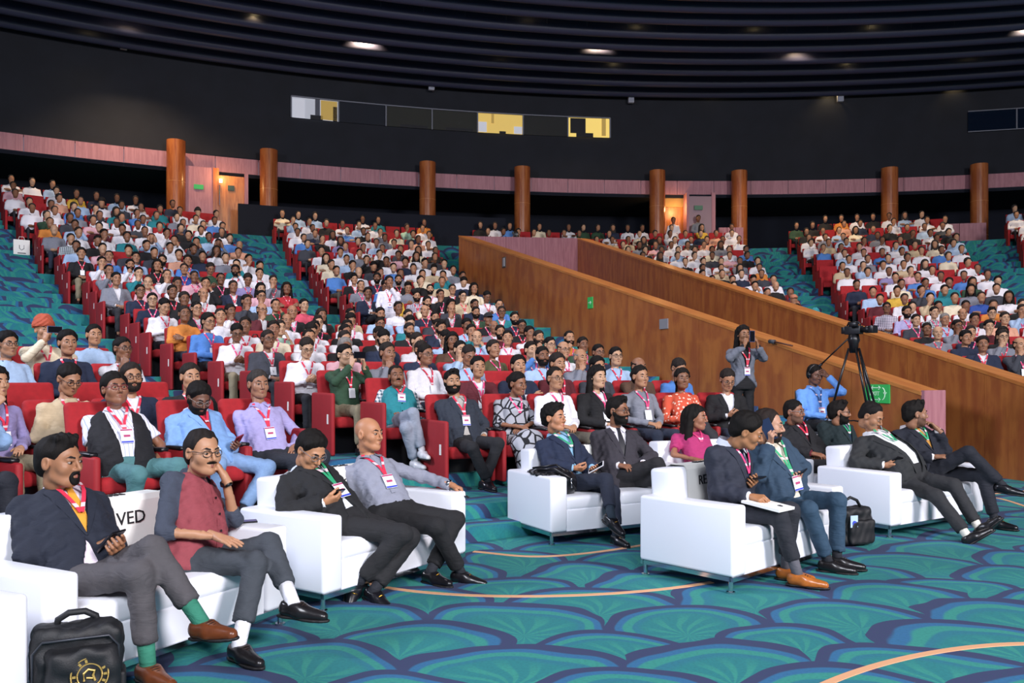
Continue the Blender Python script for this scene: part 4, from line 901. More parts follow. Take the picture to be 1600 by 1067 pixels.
    if shoes:
        for sd in 'RL':
            u, so, R = F.shoe(sd); V, Fc, mi = join([(*u, 0), (*so, 1)]); so_ = put('shoe', (V, Fc), [LEATHER(shoe), mat('sole', '#141214', .6)], root, mi)
            putmb('sock', F.sock(sd), cloth(sock), root)
            if trim:
                t_ = F.J['a'+sd]-R@np.array((0, -.01, .085)); tm_ = MB(); q_ = lambda *p: t_+R@np.array(p)
                if trim == 'laces':
                    for k_ in range(4): tm_.tube([q_(-.022, .042+.014*k_, .0835-.007*k_), q_(0, .045+.014*k_, .0885-.007*k_), q_(.022, .042+.014*k_, .0835-.007*k_)], .0028, 5)
                    obj('laces', tm_.mesh('laces', [mat('lace_dark', '#2a1a12', .7)]), so_)
                else:
                    tm_.tube([q_(-.026, .062, .070), q_(0, .066, .0805), q_(.026, .062, .070)], .004, 6); obj('buckle', tm_.mesh('buckle', [mat('brass', '#d0a040', .25, 1)]), so_)
    return root, F
# ------------------------------------------------------------------ people on the sofas and in the first row (joint positions in metres, each in the sitter's own frame)
HERO = json.loads('''{"tie": {"pos": [-2.15, 4.162, 0], "phi": 1.082, "J": {"hip": [0.054, 0.07, 0.444], "neck": [-0.014, -0.195, 0.862], "head": [0.045, -0.106, 1.019], "sR": [0.161, -0.233, 0.812], "sL": [-0.185, -0.176, 0.794], "eR": [0.236, -0.07, 0.589], "eL": [-0.147, 0.018, 0.59], "wR": [0.036, 0.088, 0.586], "wL": [-0.016, 0.23, 0.608], "kR": [0.073, 0.52, 0.531], "kL": [-0.026, 0.485, 0.626], "aR": [0.051, 0.549, 0.109], "aL": [-0.082, 0.747, 0.302]}}, "maroon": {"pos": [-1.873, 4.683, 0], "phi": 1.082, "J": {"hip": [0.049, 0.115, 0.42], "neck": [-0.136, -0.026, 0.863], "head": [-0.095, 0.081, 1.014], "sR": [0.044, -0.003, 0.889], "sL": [-0.273, -0.062, 0.746], "eR": [0.24, 0.163, 0.625], "eL": [-0.239, 0.181, 0.603], "wR": [0.082, 0.381, 0.594], "wL": [-0.142, 0.244, 0.824], "kR": [-0.011, 0.569, 0.451], "kL": [-0.186, 0.5, 0.516], "aR": [0.181, 0.649, 0.087], "aL": [-0.034, 0.807, 0.273]}}, "glasses": {"pos": [-1.241, 5.701, 0], "phi": 0.995, "J": {"hip": [0.039, 0.156, 0.458], "neck": [0.062, -0.202, 0.807], "head": [0.108, -0.075, 0.94], "sR": [0.231, -0.202, 0.733], "sL": [-0.118, -0.19, 0.765], "eR": [0.383, -0.025, 0.57], "eL": [-0.181, -0.069, 0.515], "wR": [0.194, 0.133, 0.619], "wL": [0.026, 0.063, 0.561], "kR": [-0.041, 0.608, 0.424], "kL": [-0.199, 0.542, 0.368], "aR": [0.136, 0.383, 0.115], "aL": [0.085, 0.471, 0.066]}}, "bald": {"pos": [-0.93, 6.179, 0], "phi": 0.995, "J": {"hip": [0.12, 0.156, 0.448], "neck": [0.04, -0.159, 0.828], "head": [0.059, -0.123, 1.014], "sR": [0.201, -0.214, 0.755], "sL": [-0.13, -0.106, 0.779], "eR": [0.161, -0.043, 0.527], "eL": [-0.33, 0.068, 0.674], "wR": [0.025, 0.159, 0.459], "wL": [-0.382, 0.306, 0.62], "kR": [0.184, 0.611, 0.418], "kL": [-0.157, 0.524, 0.405], "aR": [-0.044, 0.647, 0.068], "aL": [0.107, 0.498, 0.08]}}, "navywoman": {"pos": [0.537, 7.665, 0], "phi": 0.506, "J": {"hip": [-0.023, 0.018, 0.468], "neck": [0.033, -0.195, 0.889], "head": [0.079, -0.144, 1.055], "sR": [0.194, -0.195, 0.82], "sL": [-0.137, -0.215, 0.854], "eR": [0.249, 0.007, 0.648], "eL": [-0.197, -0.027, 0.668], "wR": [0.062, 0.153, 0.618], "wL": [-0.117, 0.19, 0.613], "kR": [-0.082, 0.445, 0.535], "kL": [-0.167, 0.429, 0.421], "aR": [0.047, 0.706, 0.263], "aL": [-0.078, 0.61, 0.076]}}, "greysuit": {"pos": [1.045, 7.946, 0], "phi": 0.506, "J": {"hip": [0.035, 0.039, 0.463], "neck": [-0.014, -0.121, 0.934], "head": [-0.003, -0.056, 1.113], "sR": [0.152, -0.184, 0.882], "sL": [-0.188, -0.099, 0.877], "eR": [0.199, -0.101, 0.613], "eL": [-0.325, 0.043, 0.671], "wR": [0.121, 0.137, 0.611], "wL": [-0.118, 0.175, 0.622], "kR": [-0.077, 0.446, 0.645], "kL": [-0.114, 0.471, 0.509], "aR": [-0.158, 0.616, 0.269], "aL": [-0.099, 0.449, 0.09]}}, "tanshoes": {"pos": [1.539, 6.148, 0], "phi": 0.75, "J": {"hip": [-0.037, 0.057, 0.45], "neck": [-0.02, 0.07, 0.948], "head": [0.001, 0.226, 1.054], "sR": [0.157, 0.05, 0.898], "sL": [-0.192, 0.015, 0.911], "eR": [0.135, 0.068, 0.614], "eL": [-0.269, 0.013, 0.637], "wR": [0.103, 0.315, 0.6], "wL": [-0.098, 0.193, 0.663], "kR": [0.06, 0.505, 0.489], "kL": [-0.092, 0.511, 0.5], "aR": [-0.016, 0.603, 0.088], "aL": [-0.125, 0.456, 0.086]}}, "tealsuit": {"pos": [1.993, 6.571, 0], "phi": 0.75, "J": {"hip": [-0.097, 0.094, 0.452], "neck": [-0.045, -0.01, 0.936], "head": [0.068, 0.075, 1.063], "sR": [0.108, -0.078, 0.861], "sL": [-0.227, 0.012, 0.916], "eR": [0.239, 0.084, 0.667], "eL": [-0.376, 0.134, 0.707], "wR": [0.093, 0.108, 0.869], "wL": [-0.144, 0.214, 0.662], "kR": [0.178, 0.463, 0.469], "kL": [-0.098, 0.55, 0.512], "aR": [0.036, 0.539, 0.082], "aL": [-0.094, 0.547, 0.091]}}, "rightman": {"pos": [3.535, 7.998, 0], "phi": 0.576, "J": {"hip": [-0.093, 0.168, 0.483], "neck": [-0.078, -0.129, 0.885], "head": [-0.014, -0.094, 1.061], "sR": [0.089, -0.153, 0.808], "sL": [-0.258, -0.122, 0.842], "eR": [0.296, -0.059, 0.637], "eL": [-0.312, 0.067, 0.636], "wR": [0.152, 0.145, 0.612], "wL": [-0.091, 0.177, 0.594], "kR": [0.051, 0.589, 0.367], "kL": [-0.183, 0.618, 0.45], "aR": [0.083, 0.881, 0.066], "aL": [-0.128, 0.865, 0.114]}}, "handmouth": {"pos": [4.047, 8.33, 0], "phi": 0.576, "J": {"hip": [-0.056, 0.114, 0.479], "neck": [-0.071, -0.115, 0.924], "head": [-0.003, -0.011, 1.067], "sR": [0.093, -0.161, 0.855], "sL": [-0.248, -0.083, 0.883], "eR": [0.171, 0.005, 0.637], "eL": [-0.305, 0.12, 0.691], "wR": [0.065, 0.23, 0.661], "wL": [-0.156, 0.165, 0.887], "kR": [-0.03, 0.505, 0.72], "kL": [-0.186, 0.555, 0.496], "aR": [-0.248, 0.702, 0.421], "aL": [-0.201, 0.66, 0.089]}}, "magenta": {"pos": [1.86, 8.517, 0], "phi": 0.419, "J": {"hip": [-0.024, 0.079, 0.463], "neck": [-0.079, -0.155, 0.866], "head": [-0.067, -0.056, 1.014], "sR": [0.086, -0.187, 0.822], "sL": [-0.24, -0.147, 0.801], "eR": [0.222, -0.035, 0.649], "eL": [-0.232, -0.003, 0.575], "wR": [0.115, 0.172, 0.615], "wL": [-0.105, 0.192, 0.609], "kR": [0.12, 0.486, 0.483], "kL": [-0.115, 0.501, 0.482], "aR": [0.1, 0.451, 0.09], "aL": [-0.1, 0.451, 0.09]}}, "blackshirt": {"pos": [3.218, 9.171, 0], "phi": 0.489, "J": {"hip": [-0.006, 0.041, 0.464], "neck": [-0.019, -0.176, 0.915], "head": [0.066, -0.074, 1.05], "sR": [0.154, -0.203, 0.858], "sL": [-0.196, -0.172, 0.862], "eR": [0.206, -0.028, 0.639], "eL": [-0.266, -0.002, 0.644], "wR": [0.068, 0.179, 0.609], "wL": [-0.062, 0.129, 0.585], "kR": [0.114, 0.483, 0.508], "kL": [-0.114, 0.486, 0.508], "aR": [0.1, 0.449, 0.09], "aL": [-0.1, 0.449, 0.09]}}, "greensuit": {"pos": [3.73, 9.444, 0], "phi": 0.489, "J": {"hip": [-0.027, 0.047, 0.461], "neck": [-0.083, -0.129, 0.925], "head": [0.014, -0.006, 1.033], "sR": [0.095, -0.16, 0.887], "sL": [-0.253, -0.136, 0.856], "eR": [0.221, -0.044, 0.659], "eL": [-0.229, -0.026, 0.594], "wR": [0.112, 0.177, 0.615], "wL": [-0.106, 0.19, 0.609], "kR": [0.117, 0.481, 0.508], "kL": [-0.113, 0.497, 0.507], "aR": [0.099, 0.449, 0.09], "aL": [-0.1, 0.449, 0.09]}}, "vest": {"pos": [-3.059, 6.415, 0.26], "phi": 0.898, "J": {"hip": [-0.004, 0.101, 0.463], "neck": [-0.051, -0.117, 0.911], "head": [-0.022, -0.05, 1.086], "sR": [0.117, -0.169, 0.852], "sL": [-0.226, -0.092, 0.855], "eR": [0.163, -0.024, 0.611], "eL": [-0.352, 0.031, 0.631], "wR": [-0.029, 0.124, 0.54], "wL": [-0.221, 0.223, 0.538], "kR": [0.106, 0.548, 0.48], "kL": [-0.232, 0.499, 0.509], "aR": [0.097, 0.398, 0.088], "aL": [-0.163, 0.473, 0.095]}}, "bluejacket": {"pos": [-2.592, 6.961, 0.26], "phi": 0.829, "J": {"hip": [-0.034, 0.107, 0.476], "neck": [-0.007, -0.178, 0.887], "head": [0.015, -0.027, 1.0], "sR": [0.165, -0.181, 0.82], "sL": [-0.186, -0.184, 0.839], "eR": [0.247, -0.032, 0.592], "eL": [-0.265, -0.033, 0.61], "wR": [0.113, 0.179, 0.608], "wL": [-0.185, 0.204, 0.602], "kR": [0.142, 0.531, 0.5], "kL": [-0.356, 0.433, 0.427], "aR": [0.1, 0.449, 0.09], "aL": [-0.106, 0.45, 0.09]}}, "lavender": {"pos": [-2.217, 7.349, 0.26], "phi": 0.776, "J": {"hip": [-0.013, 0.136, 0.472], "neck": [-0.021, -0.084, 0.922], "head": [-0.026, -0.098, 1.112], "sR": [0.143, -0.132, 0.851], "sL": [-0.201, -0.072, 0.874], "eR": [0.15, -0.018, 0.588], "eL": [-0.344, 0.035, 0.651], "wR": [-0.038, 0.146, 0.563], "wL": [-0.202, 0.223, 0.567], "kR": [-0.039, 0.595, 0.468], "kL": [-0.341, 0.46, 0.489], "aR": [0.089, 0.462, 0.09], "aL": [-0.199, 0.454, 0.094]}}, "tealvest": {"pos": [-1.299, 9.381, 0.44], "phi": 0.591, "J": {"hip": [0.013, 0.089, 0.463], "neck": [-0.1, -0.184, 0.866], "head": [-0.03, -0.07, 1.0], "sR": [0.071, -0.24, 0.82], "sL": [-0.265, -0.142, 0.794], "eR": [0.208, -0.137, 0.591], "eL": [-0.311, 0.005, 0.554], "wR": [0.132, 0.101, 0.604], "wL": [-0.25, 0.239, 0.489], "kR": [0.068, 0.522, 0.608], "kL": [0.152, 0.527, 0.457], "aR": [-0.03, 0.553, 0.201], "aL": [-0.008, 0.424, 0.083]}}, "darksuit": {"pos": [-0.583, 9.011, 0.26], "phi": 0.555, "J": {"hip": [-0.006, 0.075, 0.472], "neck": [-0.033, -0.098, 0.941], "head": [0.019, -0.1, 1.123], "sR": [0.138, -0.143, 0.886], "sL": [-0.209, -0.094, 0.885], "eR": [0.145, -0.005, 0.635], "eL": [-0.317, 0.013, 0.643], "wR": [-0.027, 0.151, 0.54], "wL": [-0.199, 0.212, 0.549], "kR": [0.114, 0.519, 0.452], "kL": [-0.219, 0.483, 0.479], "aR": [-0.09, 0.482, 0.087], "aL": [-0.069, 0.441, 0.089]}}, "print": {"pos": [0.022, 9.245, 0.26], "phi": 0.494, "J": {"hip": [-0.025, -0.029, 0.472], "neck": [-0.046, -0.112, 0.94], "head": [-0.067, -0.03, 1.1], "sR": [0.122, -0.143, 0.898], "sL": [-0.211, -0.135, 0.885], "eR": [0.189, -0.035, 0.659], "eL": [-0.255, 0.025, 0.672], "wR": [0.043, 0.151, 0.637], "wL": [-0.043, 0.116, 0.619], "kR": [0.147, 0.372, 0.455], "kL": [-0.065, 0.404, 0.514], "aR": [0.064, 0.505, 0.088], "aL": [-0.072, 0.413, 0.111]}}}''')
def hero(key, label, **k):
    h = HERO[key]; return person(h['J'], h['pos'], h['phi']+math.pi, label, **k)
def H_(p='relax', **k): return dict(pose=p, **k)
SOFAG = 'guests on the white sofas'
r, f = hero('tie', 'man in navy jacket with yellow tie, holding phone, on nearest sofa', sk='#a06f50', hair='quiff', top='suit', tcol='#1b2130', icol='#e9dcea', tie='#e6a23a', bcol='#4d4a4d', lan='red', badge=False, shoe='#6d3a20', sock='#2f7a63', beard='goatee', yaw=-14, pitch=-2, trim='laces', group=SOFAG, seed=1,
            hands=dict(R=H_('hold', bn=(.75, -.1, -.6)), L=H_('hold', bn=(-.6, -.2, -.7))), feet=dict(L=dict(dir=(-.05, 1, .12), up=(.1, -.1, 1)), R=dict(dir=(.1, 1, 0))), hem=.1)
held2(f, r, 'RL', '#101014', 'black phone held by the man with yellow tie')
r, f = hero('maroon', 'man with mustache and maroon waistcoat resting cheek on fist', sk='#b58464', hair='receding', hcol='#221c1a', top='vest', tcol='#8f4048', icol='#3a4150', bcol='#3c4148', shoe='#1c1a1c', sock='#e4e4ea', glasses='#2a2422', beard='mustache', yaw=10, pitch=-2, trim='laces', group=SOFAG, belly=.025, bulk=1.0, seed=2, sleeve=.62, fat=.004, cutV=(.84, .05, .0),
            hands=dict(R=H_('flat', dir=(-.1, 1, -.2), bn=(.1, .2, 1)), L=H_('fist', to=(-.055, .055, -.06), reach=.09, bn=(-.5, .8, .1))), feet=dict(L=dict(dir=(-.25, 1, -.05)), R=dict(dir=(.2, 1, 0))), hem=.11)
wt = MB(); w0 = f.J['wL']; e0 = f.J['eL']; u = (w0-e0)/np.linalg.norm(w0-e0); wt.tube([w0-u*.05, w0-u*.03], .034, 16); obj('wristwatch', wt.mesh('wristwatch', [BLACKPLA], True), r)
r, f = hero('glasses', 'young man in black suit and glasses looking down at phone', sk='#b98460', hair='thick', top='suit', tcol='#191a1d', icol='#dfe6ee', tie=pattern('print', '#20232c', '#8a8f9c'), bcol='#1d1d20', lan='green', badge=True, shoe='#15141a', glasses='#6a6a70', yaw=8, pitch=-30, trim='bit', group=SOFAG, seed=3, zl=.45,
            hands=dict(R=H_('hold', bn=(.75, -.1, -.55)), L=H_('hold', bn=(-.6, -.2, -.7))), feet=dict(R=dict(dir=(.6, .2, -.9), up=(.5, 1, .3)), L=dict(dir=(.1, 1, -.25))))
held2(f, r, 'RL', '#101014', 'black phone held by the young man in black suit')
r, f = hero('bald', 'bald man in grey shirt with red lanyard, arm along sofa', sk='#b9815e', hair=None, top='shirt', tcol='#8d909f', bcol='#18181b', lan='red', shoe='#17161a', yaw=-4, pitch=2, trim='bit', group=SOFAG, seed=4, zl=.52,
            hands=dict(R=H_('flat', dir=(-.6, .7, -.1), bn=(0, .2, 1)), L=H_('grip', dir=(-.5, .9, -.35), bn=(-.3, .3, 1))), feet=dict(R=dict(dir=(-.35, 1, -.1)), L=dict(dir=(.1, 1, 0))))
held(f, r, 'L', '#1a1a20', 'dark phone in the outstretched hand of the bald man', off=(0, .085, -.045))
wt = MB(); w0 = f.J['wL']; e0 = f.J['eL']; u = (w0-e0)/np.linalg.norm(w0-e0); wt.tube([w0-u*.03, w0-u*.005], .036, 16); obj('wristwatch', wt.mesh('wristwatch', [CHROME], True), r)
r, f = hero('navywoman', 'short-haired woman in navy blazer holding white phone on sofa', sk='#b9805e', hair='wavy', fem=True, top='suit', tcol='#1c2740', icol='#8fc0e0', bcol='#1b2233', lan='green', badge=False, shoe='#16151a', sock='#1d2b38', yaw=-22, pitch=4, trim='bit', group=SOFAG, seed=5, hem=.09,
            hands=dict(R=H_('hold', bn=(.6, .3, -.6)), L=H_('hold', bn=(-.5, .2, -.7))), feet=dict(R=dict(dir=(-.1, 1, -.45)), L=dict(dir=(.1, 1, 0))))
held(f, r, 'L', '#e6e6ea', 'white phone with ring holder in hands of navy-blazer woman', tilt=0, spin=-70, off=(-.03, .10, -.03))
r, f = hero('greysuit', 'bearded man in dark grey suit and black tie beside navy-blazer woman', sk='#8f6046', hair='quiff', top='suit', tcol='#35323a', icol='#e8e4ec', tie='#202028', bcol='#1f1e21', beard='full', glasses='#2b2b30', yaw=-22, pitch=0, group=SOFAG, seed=6, hands=dict(R=H_('relax'), L=H_('relax')))
r, f = hero('tanshoes', 'man in charcoal suit and tan shoes bending over phone', sk='#a5724e', hair='thick', top='suit', tcol='#262a38', icol='#dfe4f0', tie='#2a3450', bcol='#23252d', lan='pink', badge=False, shoe='#b86a2a', sock='#5a5a62', yaw=-32, pitch=-22, trim='laces', group=SOFAG, seed=7,
            hands=dict(R=H_('grip', bn=(.5, 0, 1)), L=H_('hold', bn=(-.6, .2, -.7))), feet=dict(R=dict(dir=(-.35, 1, 0)), L=dict(dir=(-.3, 1, 0))), hem=.10)
held2(f, r, 'L', '#101014', 'black phone held by the man in tan shoes')
nb_ = MB().box((0, 0, 0), (.21, .29, .018)).mesh('notebook', [WHITEPAPER]); wr = f.J['wR']; o = obj('notebook', nb_); o.matrix_world = world_of(r) @ Matrix.Translation((wr[0]-.02, wr[1]+.12, wr[2]-.045)) @ Matrix.Rotation(-.12, 4, 'X'); tag(o, 'white notebook on the lap of the man in tan shoes', 'notebook')
r, f = hero('tealsuit', 'bearded man in blue-grey suit talking on phone at his ear', sk='#b98a70', hair='receding', hcol='#2a201c', top='suit', tcol='#2d4358', icol='#e6dcc8', bcol='#2c465c', lan='green', shoe='#1b191b', beard='full', yaw=-26, pitch=-4, trim='laces', group=SOFAG, seed=8, belly=.03, zl=.42,
            hands=dict(R=H_('grip', to=(.11, .02, -.035), reach=.10, bn=(.9, -.3, 0)), L=H_('hold', bn=(-.7, .2, -.5))), feet=dict(R=dict(dir=(-.35, 1, 0)), L=dict(dir=(-.35, 1, 0))))
o = obj('phone', phone_mesh('#26324f')); o.matrix_world = world_of(r) @ Matrix.Translation((f.hc+f.H@np.array((.098, .008, -.02))).tolist()) @ Matrix(f.H.tolist()).to_4x4() @ Matrix.Rotation(math.radians(-62), 4, 'X') @ Matrix.Rotation(math.radians(8), 4, 'Z') @ Matrix.Rotation(-math.pi/2, 4, 'Y'); tag(o, 'dark blue phone pressed to the ear of bearded man', 'phone'); held2(f, r, 'L', '#15151a', 'black phone in the lowered hand of bearded man with green lanyard')
r, f = hero('rightman', 'man in black suit looking at phone, ankles crossed, sofa by laptop bag', sk='#a97858', hair='receding', hcol='#1c1817', top='suit', tcol='#26282a', icol='#eef0f2', bcol='#26272a', lan='green', badge=False, shoe='#1a191b', sock='#dcd8cc', yaw=-12, pitch=-30, group=SOFAG, seed=9, belly=.05, bulk=1.06, fat=.004,
            hands=dict(R=H_('hold', bn=(.6, .2, -.6)), L=H_('relax')), feet=dict(R=dict(dir=(-.5, .6, .55), up=(0, -.5, 1)), L=dict(dir=(-.2, .6, .7), up=(0, -.6, 1))), cutV=(-.7, .13, .0))
held2(f, r, 'R', '#101014', 'black phone held by seated man with crossed ankles')
r, f = hero('handmouth', 'man in navy suit with gold tie resting hand against mouth', sk='#94684e', hair='quiff', top='suit', tcol='#171b28', icol='#e6e2e2', tie='#c08a3e', bcol='#161924', lan='green', badge=False, shoe='#131318', beard='stubble', bhair='#241a15', yaw=-52, pitch=0, trim='bit', group=SOFAG, seed=10,
            hands=dict(R=H_('relax'), L=H_('cheek', to=(-.012, .112, -.055), reach=.13, bn=(-.6, .8, 0))), feet=dict(R=dict(dir=(-.35, 1, -.1)), L=dict(dir=(-.1, 1, 0))))
r, f = hero('magenta', 'long-haired woman in magenta and purple dress with pink lanyard', sk='#9c6a50', hair='long', fem=True, top='tee', tcol='#b0306a', bcol='#4a2a5c', lan='pink', badge=False, yaw=-40, group=SOFAG, seed=11, sleeve=.35)
r, f = hero('blackshirt', 'man in black jacket and maroon shirt with clasped hands', sk='#8f5f46', hair='short', top='suit', tcol='#16161a', icol='#5c1424', bcol='#1b1a1e', lan='red', badge=False, yaw=-14, group=SOFAG, seed=12, beard='stubble', glasses='#8a8a90')
r, f = hero('greensuit', 'bearded man in dark green suit beside man in black jacket', sk='#9c6e54', hair='quiff', top='suit', tcol='#14262a', icol='#cfd8e6', tie='#22344a', bcol='#3a3440', lan='green', badge=False, yaw=-48, group=SOFAG, seed=13, beard='full', glasses='#2a2a30')
ROWG = 'audience in the red seats'
r, f = hero('vest', 'man in black waistcoat over striped shirt, glasses, teal trousers', sk='#8f5f46', hair='thick', top='vest', tcol='#15151a', icol='#e8e6ee', topmat=pattern('stripe', '#e9e7ef', '#a9b4d0'), bcol='#4f7d80', lan='red', glasses='#7a2030', yaw=6, pitch=8, group=ROWG, seed=14, cutV=(-.5, .105, 0), sleeve=.36, belly=.05, bulk=1.1, fat=.007, zl=.5, hands=dict(R=H_('relax', bn=(.5, .2, 1)), L=H_('grip')))
r, f = hero('bluejacket', 'man in light blue blazer and red tie looking down at phone', sk='#704a38', hair='thick', top='suit', tcol='#7fa6d8', icol='#e4e6ee', tie='#b03038', bcol='#7d9cc4', lan='red', badge=False, glasses='#8a8078', beard='full', yaw=2, pitch=-26, group=ROWG, seed=15, hands=dict(L=H_('hold', bn=(-.7, .1, -.6)), R=H_('relax')))
held2(f, r, 'L', '#7a2430', 'red-backed phone held by the man in light blue blazer')
r, f = hero('lavender', 'grey-haired man in lavender shirt with hanging white badge', sk='#9c6e54', hair='short', hcol='#3a3634', top='shirt', tcol='#a9a0d0', bcol='#23262f', lan='red', yaw=6, pitch=0, group=ROWG, seed=16, zl=.48)
r, f = hero('tealvest', 'man with mustache in teal waistcoat, grey trousers, legs crossed', sk='#85583e', hair='receding', hcol='#191614', top='vest', tcol='#1f7f88', icol='#d0d6da', topmat=pattern('check', '#dfe3e6', '#3f5a68'), bcol='#8f97a6', lan='red', beard='mustache', yaw=14, pitch=10, group=ROWG, seed=17, cutV=(.6, .06, 0), belly=.03, shoe='#dcdce0', sock='#dcdce0')
r, f = hero('darksuit', 'bearded man in dark blue-grey jacket with clasped hands and badge', sk='#b08262', hair='quiff', top='suit', tcol='#2a313d', icol='#b9b4ae', bcol='#1a1b20', lan='red', beard='full', yaw=12, pitch=4, group=ROWG, seed=18, belly=.03, zl=.5, fat=.004)
r, f = hero('print', 'woman in grey dress with black curling line print, pink lanyard', sk='#8f6046', hair='bun', fem=True, top='tee', topmat=pattern('web', '#a9abb4', '#16161c'), botmat=pattern('web', '#a9abb4', '#16161c'), lan='pink', badge=False, yaw=-14, pitch=-10, group=ROWG, seed=19, sleeve=.62, bulk=1.05, skirt=True)
# ------------------------------------------------------------------ crowd in the tiers
def seated(hz=.50, lean=.13, **k):
    J = dict(hip=(0, 0, hz), neck=(0, -lean, hz+.49), head=(0, -lean+.055, hz+.665), sR=(.18, -lean, hz+.44), sL=(-.18, -lean, hz+.44), eR=(.25, -.03, hz+.18), eL=(-.25, -.03, hz+.18),
             wR=(.07, .2, hz+.14), wL=(-.07, .2, hz+.14), kR=(.12, .43, hz+.02), kL=(-.12, .43, hz+.02), aR=(.12, .46, .09), aL=(-.12, .46, .09)); J.update(k); return J
POSES = dict(
    lap=(seated(), {}, 0, 0), lap2=(seated(wR=(-.01, .24, .66), wL=(-.05, .22, .64), lean=.1), {}, -10, -4),
    chin=(seated(eR=(.16, .14, .74), wR=(.05, .06, .98), lean=.08), dict(R=dict(pose='fist', to=(.01, .10, -.095), reach=.09, bn=(.5, .8, 0))), -6, 0),
    cross=(seated(eR=(.25, .02, .73), eL=(-.25, .02, .73), wR=(-.1, .15, .80), wL=(.1, .17, .78)), dict(R=dict(dir=(-1, .1, .1), bn=(0, 1, .2)), L=dict(dir=(1, .1, .1), bn=(0, 1, .2))), 4, 4),
    phone=(seated(wR=(.06, .22, .74), wL=(-.06, .22, .73), lean=.05), dict(R=dict(pose='hold', bn=(.7, 0, -.6)), L=dict(pose='hold', bn=(-.7, 0, -.6))), 0, -24),
    raise_=(seated(eR=(.24, .14, .84), eL=(-.24, .14, .84), wR=(.09, .24, 1.04), wL=(-.09, .24, 1.04), lean=.08), dict(R=dict(pose='grip', dir=(-.2, .1, 1), bn=(.8, .4, 0)), L=dict(pose='grip', dir=(.2, .1, 1), bn=(-.8, .4, 0))), 0, 0),
    leg=(seated(kR=(-.02, .42, .62), aR=(-.17, .64, .34), wR=(.06, .26, .70), wL=(-.04, .28, .70), lean=.15), {}, 8, 2),
    lean=(seated(eL=(-.27, .1, .72), wL=(-.1, .04, 1.0), lean=.1), dict(L=dict(pose='fist', to=(-.065, .04, -.06), reach=.09, bn=(-.6, .7, 0))), 6, 0))
PN = list(POSES)
MIDC, FARC = {}, {}
SLOT = mat('slot', '#888888')
def mid_meshes(pose, fem, top):
    k = (pose, fem)
    if k not in MIDC:
        J, hd, yw, pt = POSES[pose]; F = Fig(J, .022, .0085, fem, hands=hd, yaw=yw, pitch=pt, seed=PN.index(pose))
        V, Fc, mi = F.body(.038); d = dict(fig=F, body=mk_mesh('body', V, Fc, [SLOT, EYE, IRIS, BROW, lipm('#7f453c')], mi))
        lw = F.lower(.0, .004); sh = [F.shoe(s_) for s_ in 'RL']; V, Fc, mi = join([(*lw, 0)]+[(*x, 1) for a in sh for x in a[:2]]); d['trousers'] = mk_mesh('trousers', V, Fc, [SLOT, LEATHER('#17151a')], mi)
        lm = F.lanyard(.014, .52); c, R, bw, bh = F.badge(.014, .52); q = MB().box((0, 0, 0), (bw, .004, bh), rot=None); q.v = [tuple(R @ Vector(p)+Vector(c.tolist())) for p in q.v]; lm.add(q.v, q.f, 1)
        d['lanyard'] = lm.mesh('lanyard', [SLOT, BADGE]); d['H'] = Matrix.Translation(F.hc.tolist()) @ Matrix(F.H.tolist()).to_4x4(); d['glasses'] = F.glasses().mesh('glasses', [mat('frame_#2b2b30', '#2b2b30', .3)], True); MIDC[k] = d
    d = MIDC[k]; F = d['fig']
    if top not in d:
        if top == 'suit':
            cv = (.34, .085, .14); a = F.upper(.024, .005, .95, cv, .008); b = F.upper(.004, 0, 1.0, res=.026, hemz=-.04); cl = F.collar(); lp = F.lapels(.024, cv)
            V, Fc, mi = join([(*a, 0), (*b, 1)]); d[top] = mk_mesh('jacket', V, Fc, [SLOT, SLOT], mi); d['lapels'] = lp.mesh('lapels', [SLOT], True)
        else:
            a = F.upper(.008, .005, .36 if top == 'short' else 1.0, flare=.006, hemz=-.04); d[top] = mk_mesh('shirt', a[0], a[1], [SLOT])
    return d
HAIRO = {}
def hair_obj_mesh(style, low=False):
    k = (style, low)
    if k not in HAIRO: V, F_ = hair_cached(style, .008 if not low else .022, 1); HAIRO[k] = mk_mesh('hair', V, F_, [SLOT])
    return HAIRO[k]
def setm(o, *ms):
    for i, m_ in enumerate(ms):
        if m_ is not None: o.material_slots[i].link = 'OBJECT'; o.material_slots[i].material = m_
def far_mesh(pose, fem, hair, stuff=False):
    k = (pose, fem, hair, stuff)
    if k not in FARC:
        J, hd, yw, pt = POSES[pose]; r = (.066, .05) if stuff else (.04, .034); F = Fig(J, r[0], .034 if stuff else .02, fem, hands=hd, yaw=yw, pitch=pt)
        P = [(*F.upper(.02 if stuff else .014, 0, 1.0), 1), (*F.lower(.0, 0, .08 if stuff else .05), 2)]
        hs = xf(head_cached(F.hres, fem, None, 0.)['skin'], F.H, F.hc); P.append((*hs, 0))
        for sd in 'RL':
            wr, el = F.J['w'+sd], F.J['e'+sd]; dr = np.array(hd.get(sd, {}).get('dir', np.array(wr)-np.array(el)), float); dr = dr/np.linalg.norm(dr); m_ = MB().tube([np.array(wr)-dr*.02, np.array(wr)+dr*.06, np.array(wr)+dr*.15], [.035, .042, .02], 6); P.append((np.array(m_.v, f32), np.array([q for q in m_.f if len(q) == 4], np.int32), 0))
        if hair: P.append((*xf(hair_cached(hair, .034 if stuff else .02, 1), F.H, F.hc), 3))
        V, Fc, mi = join(P); FARC[k] = (V, Fc, mi) if stuff else mk_mesh('person', V, Fc, [SLOT]*4, mi)
    return FARC[k]
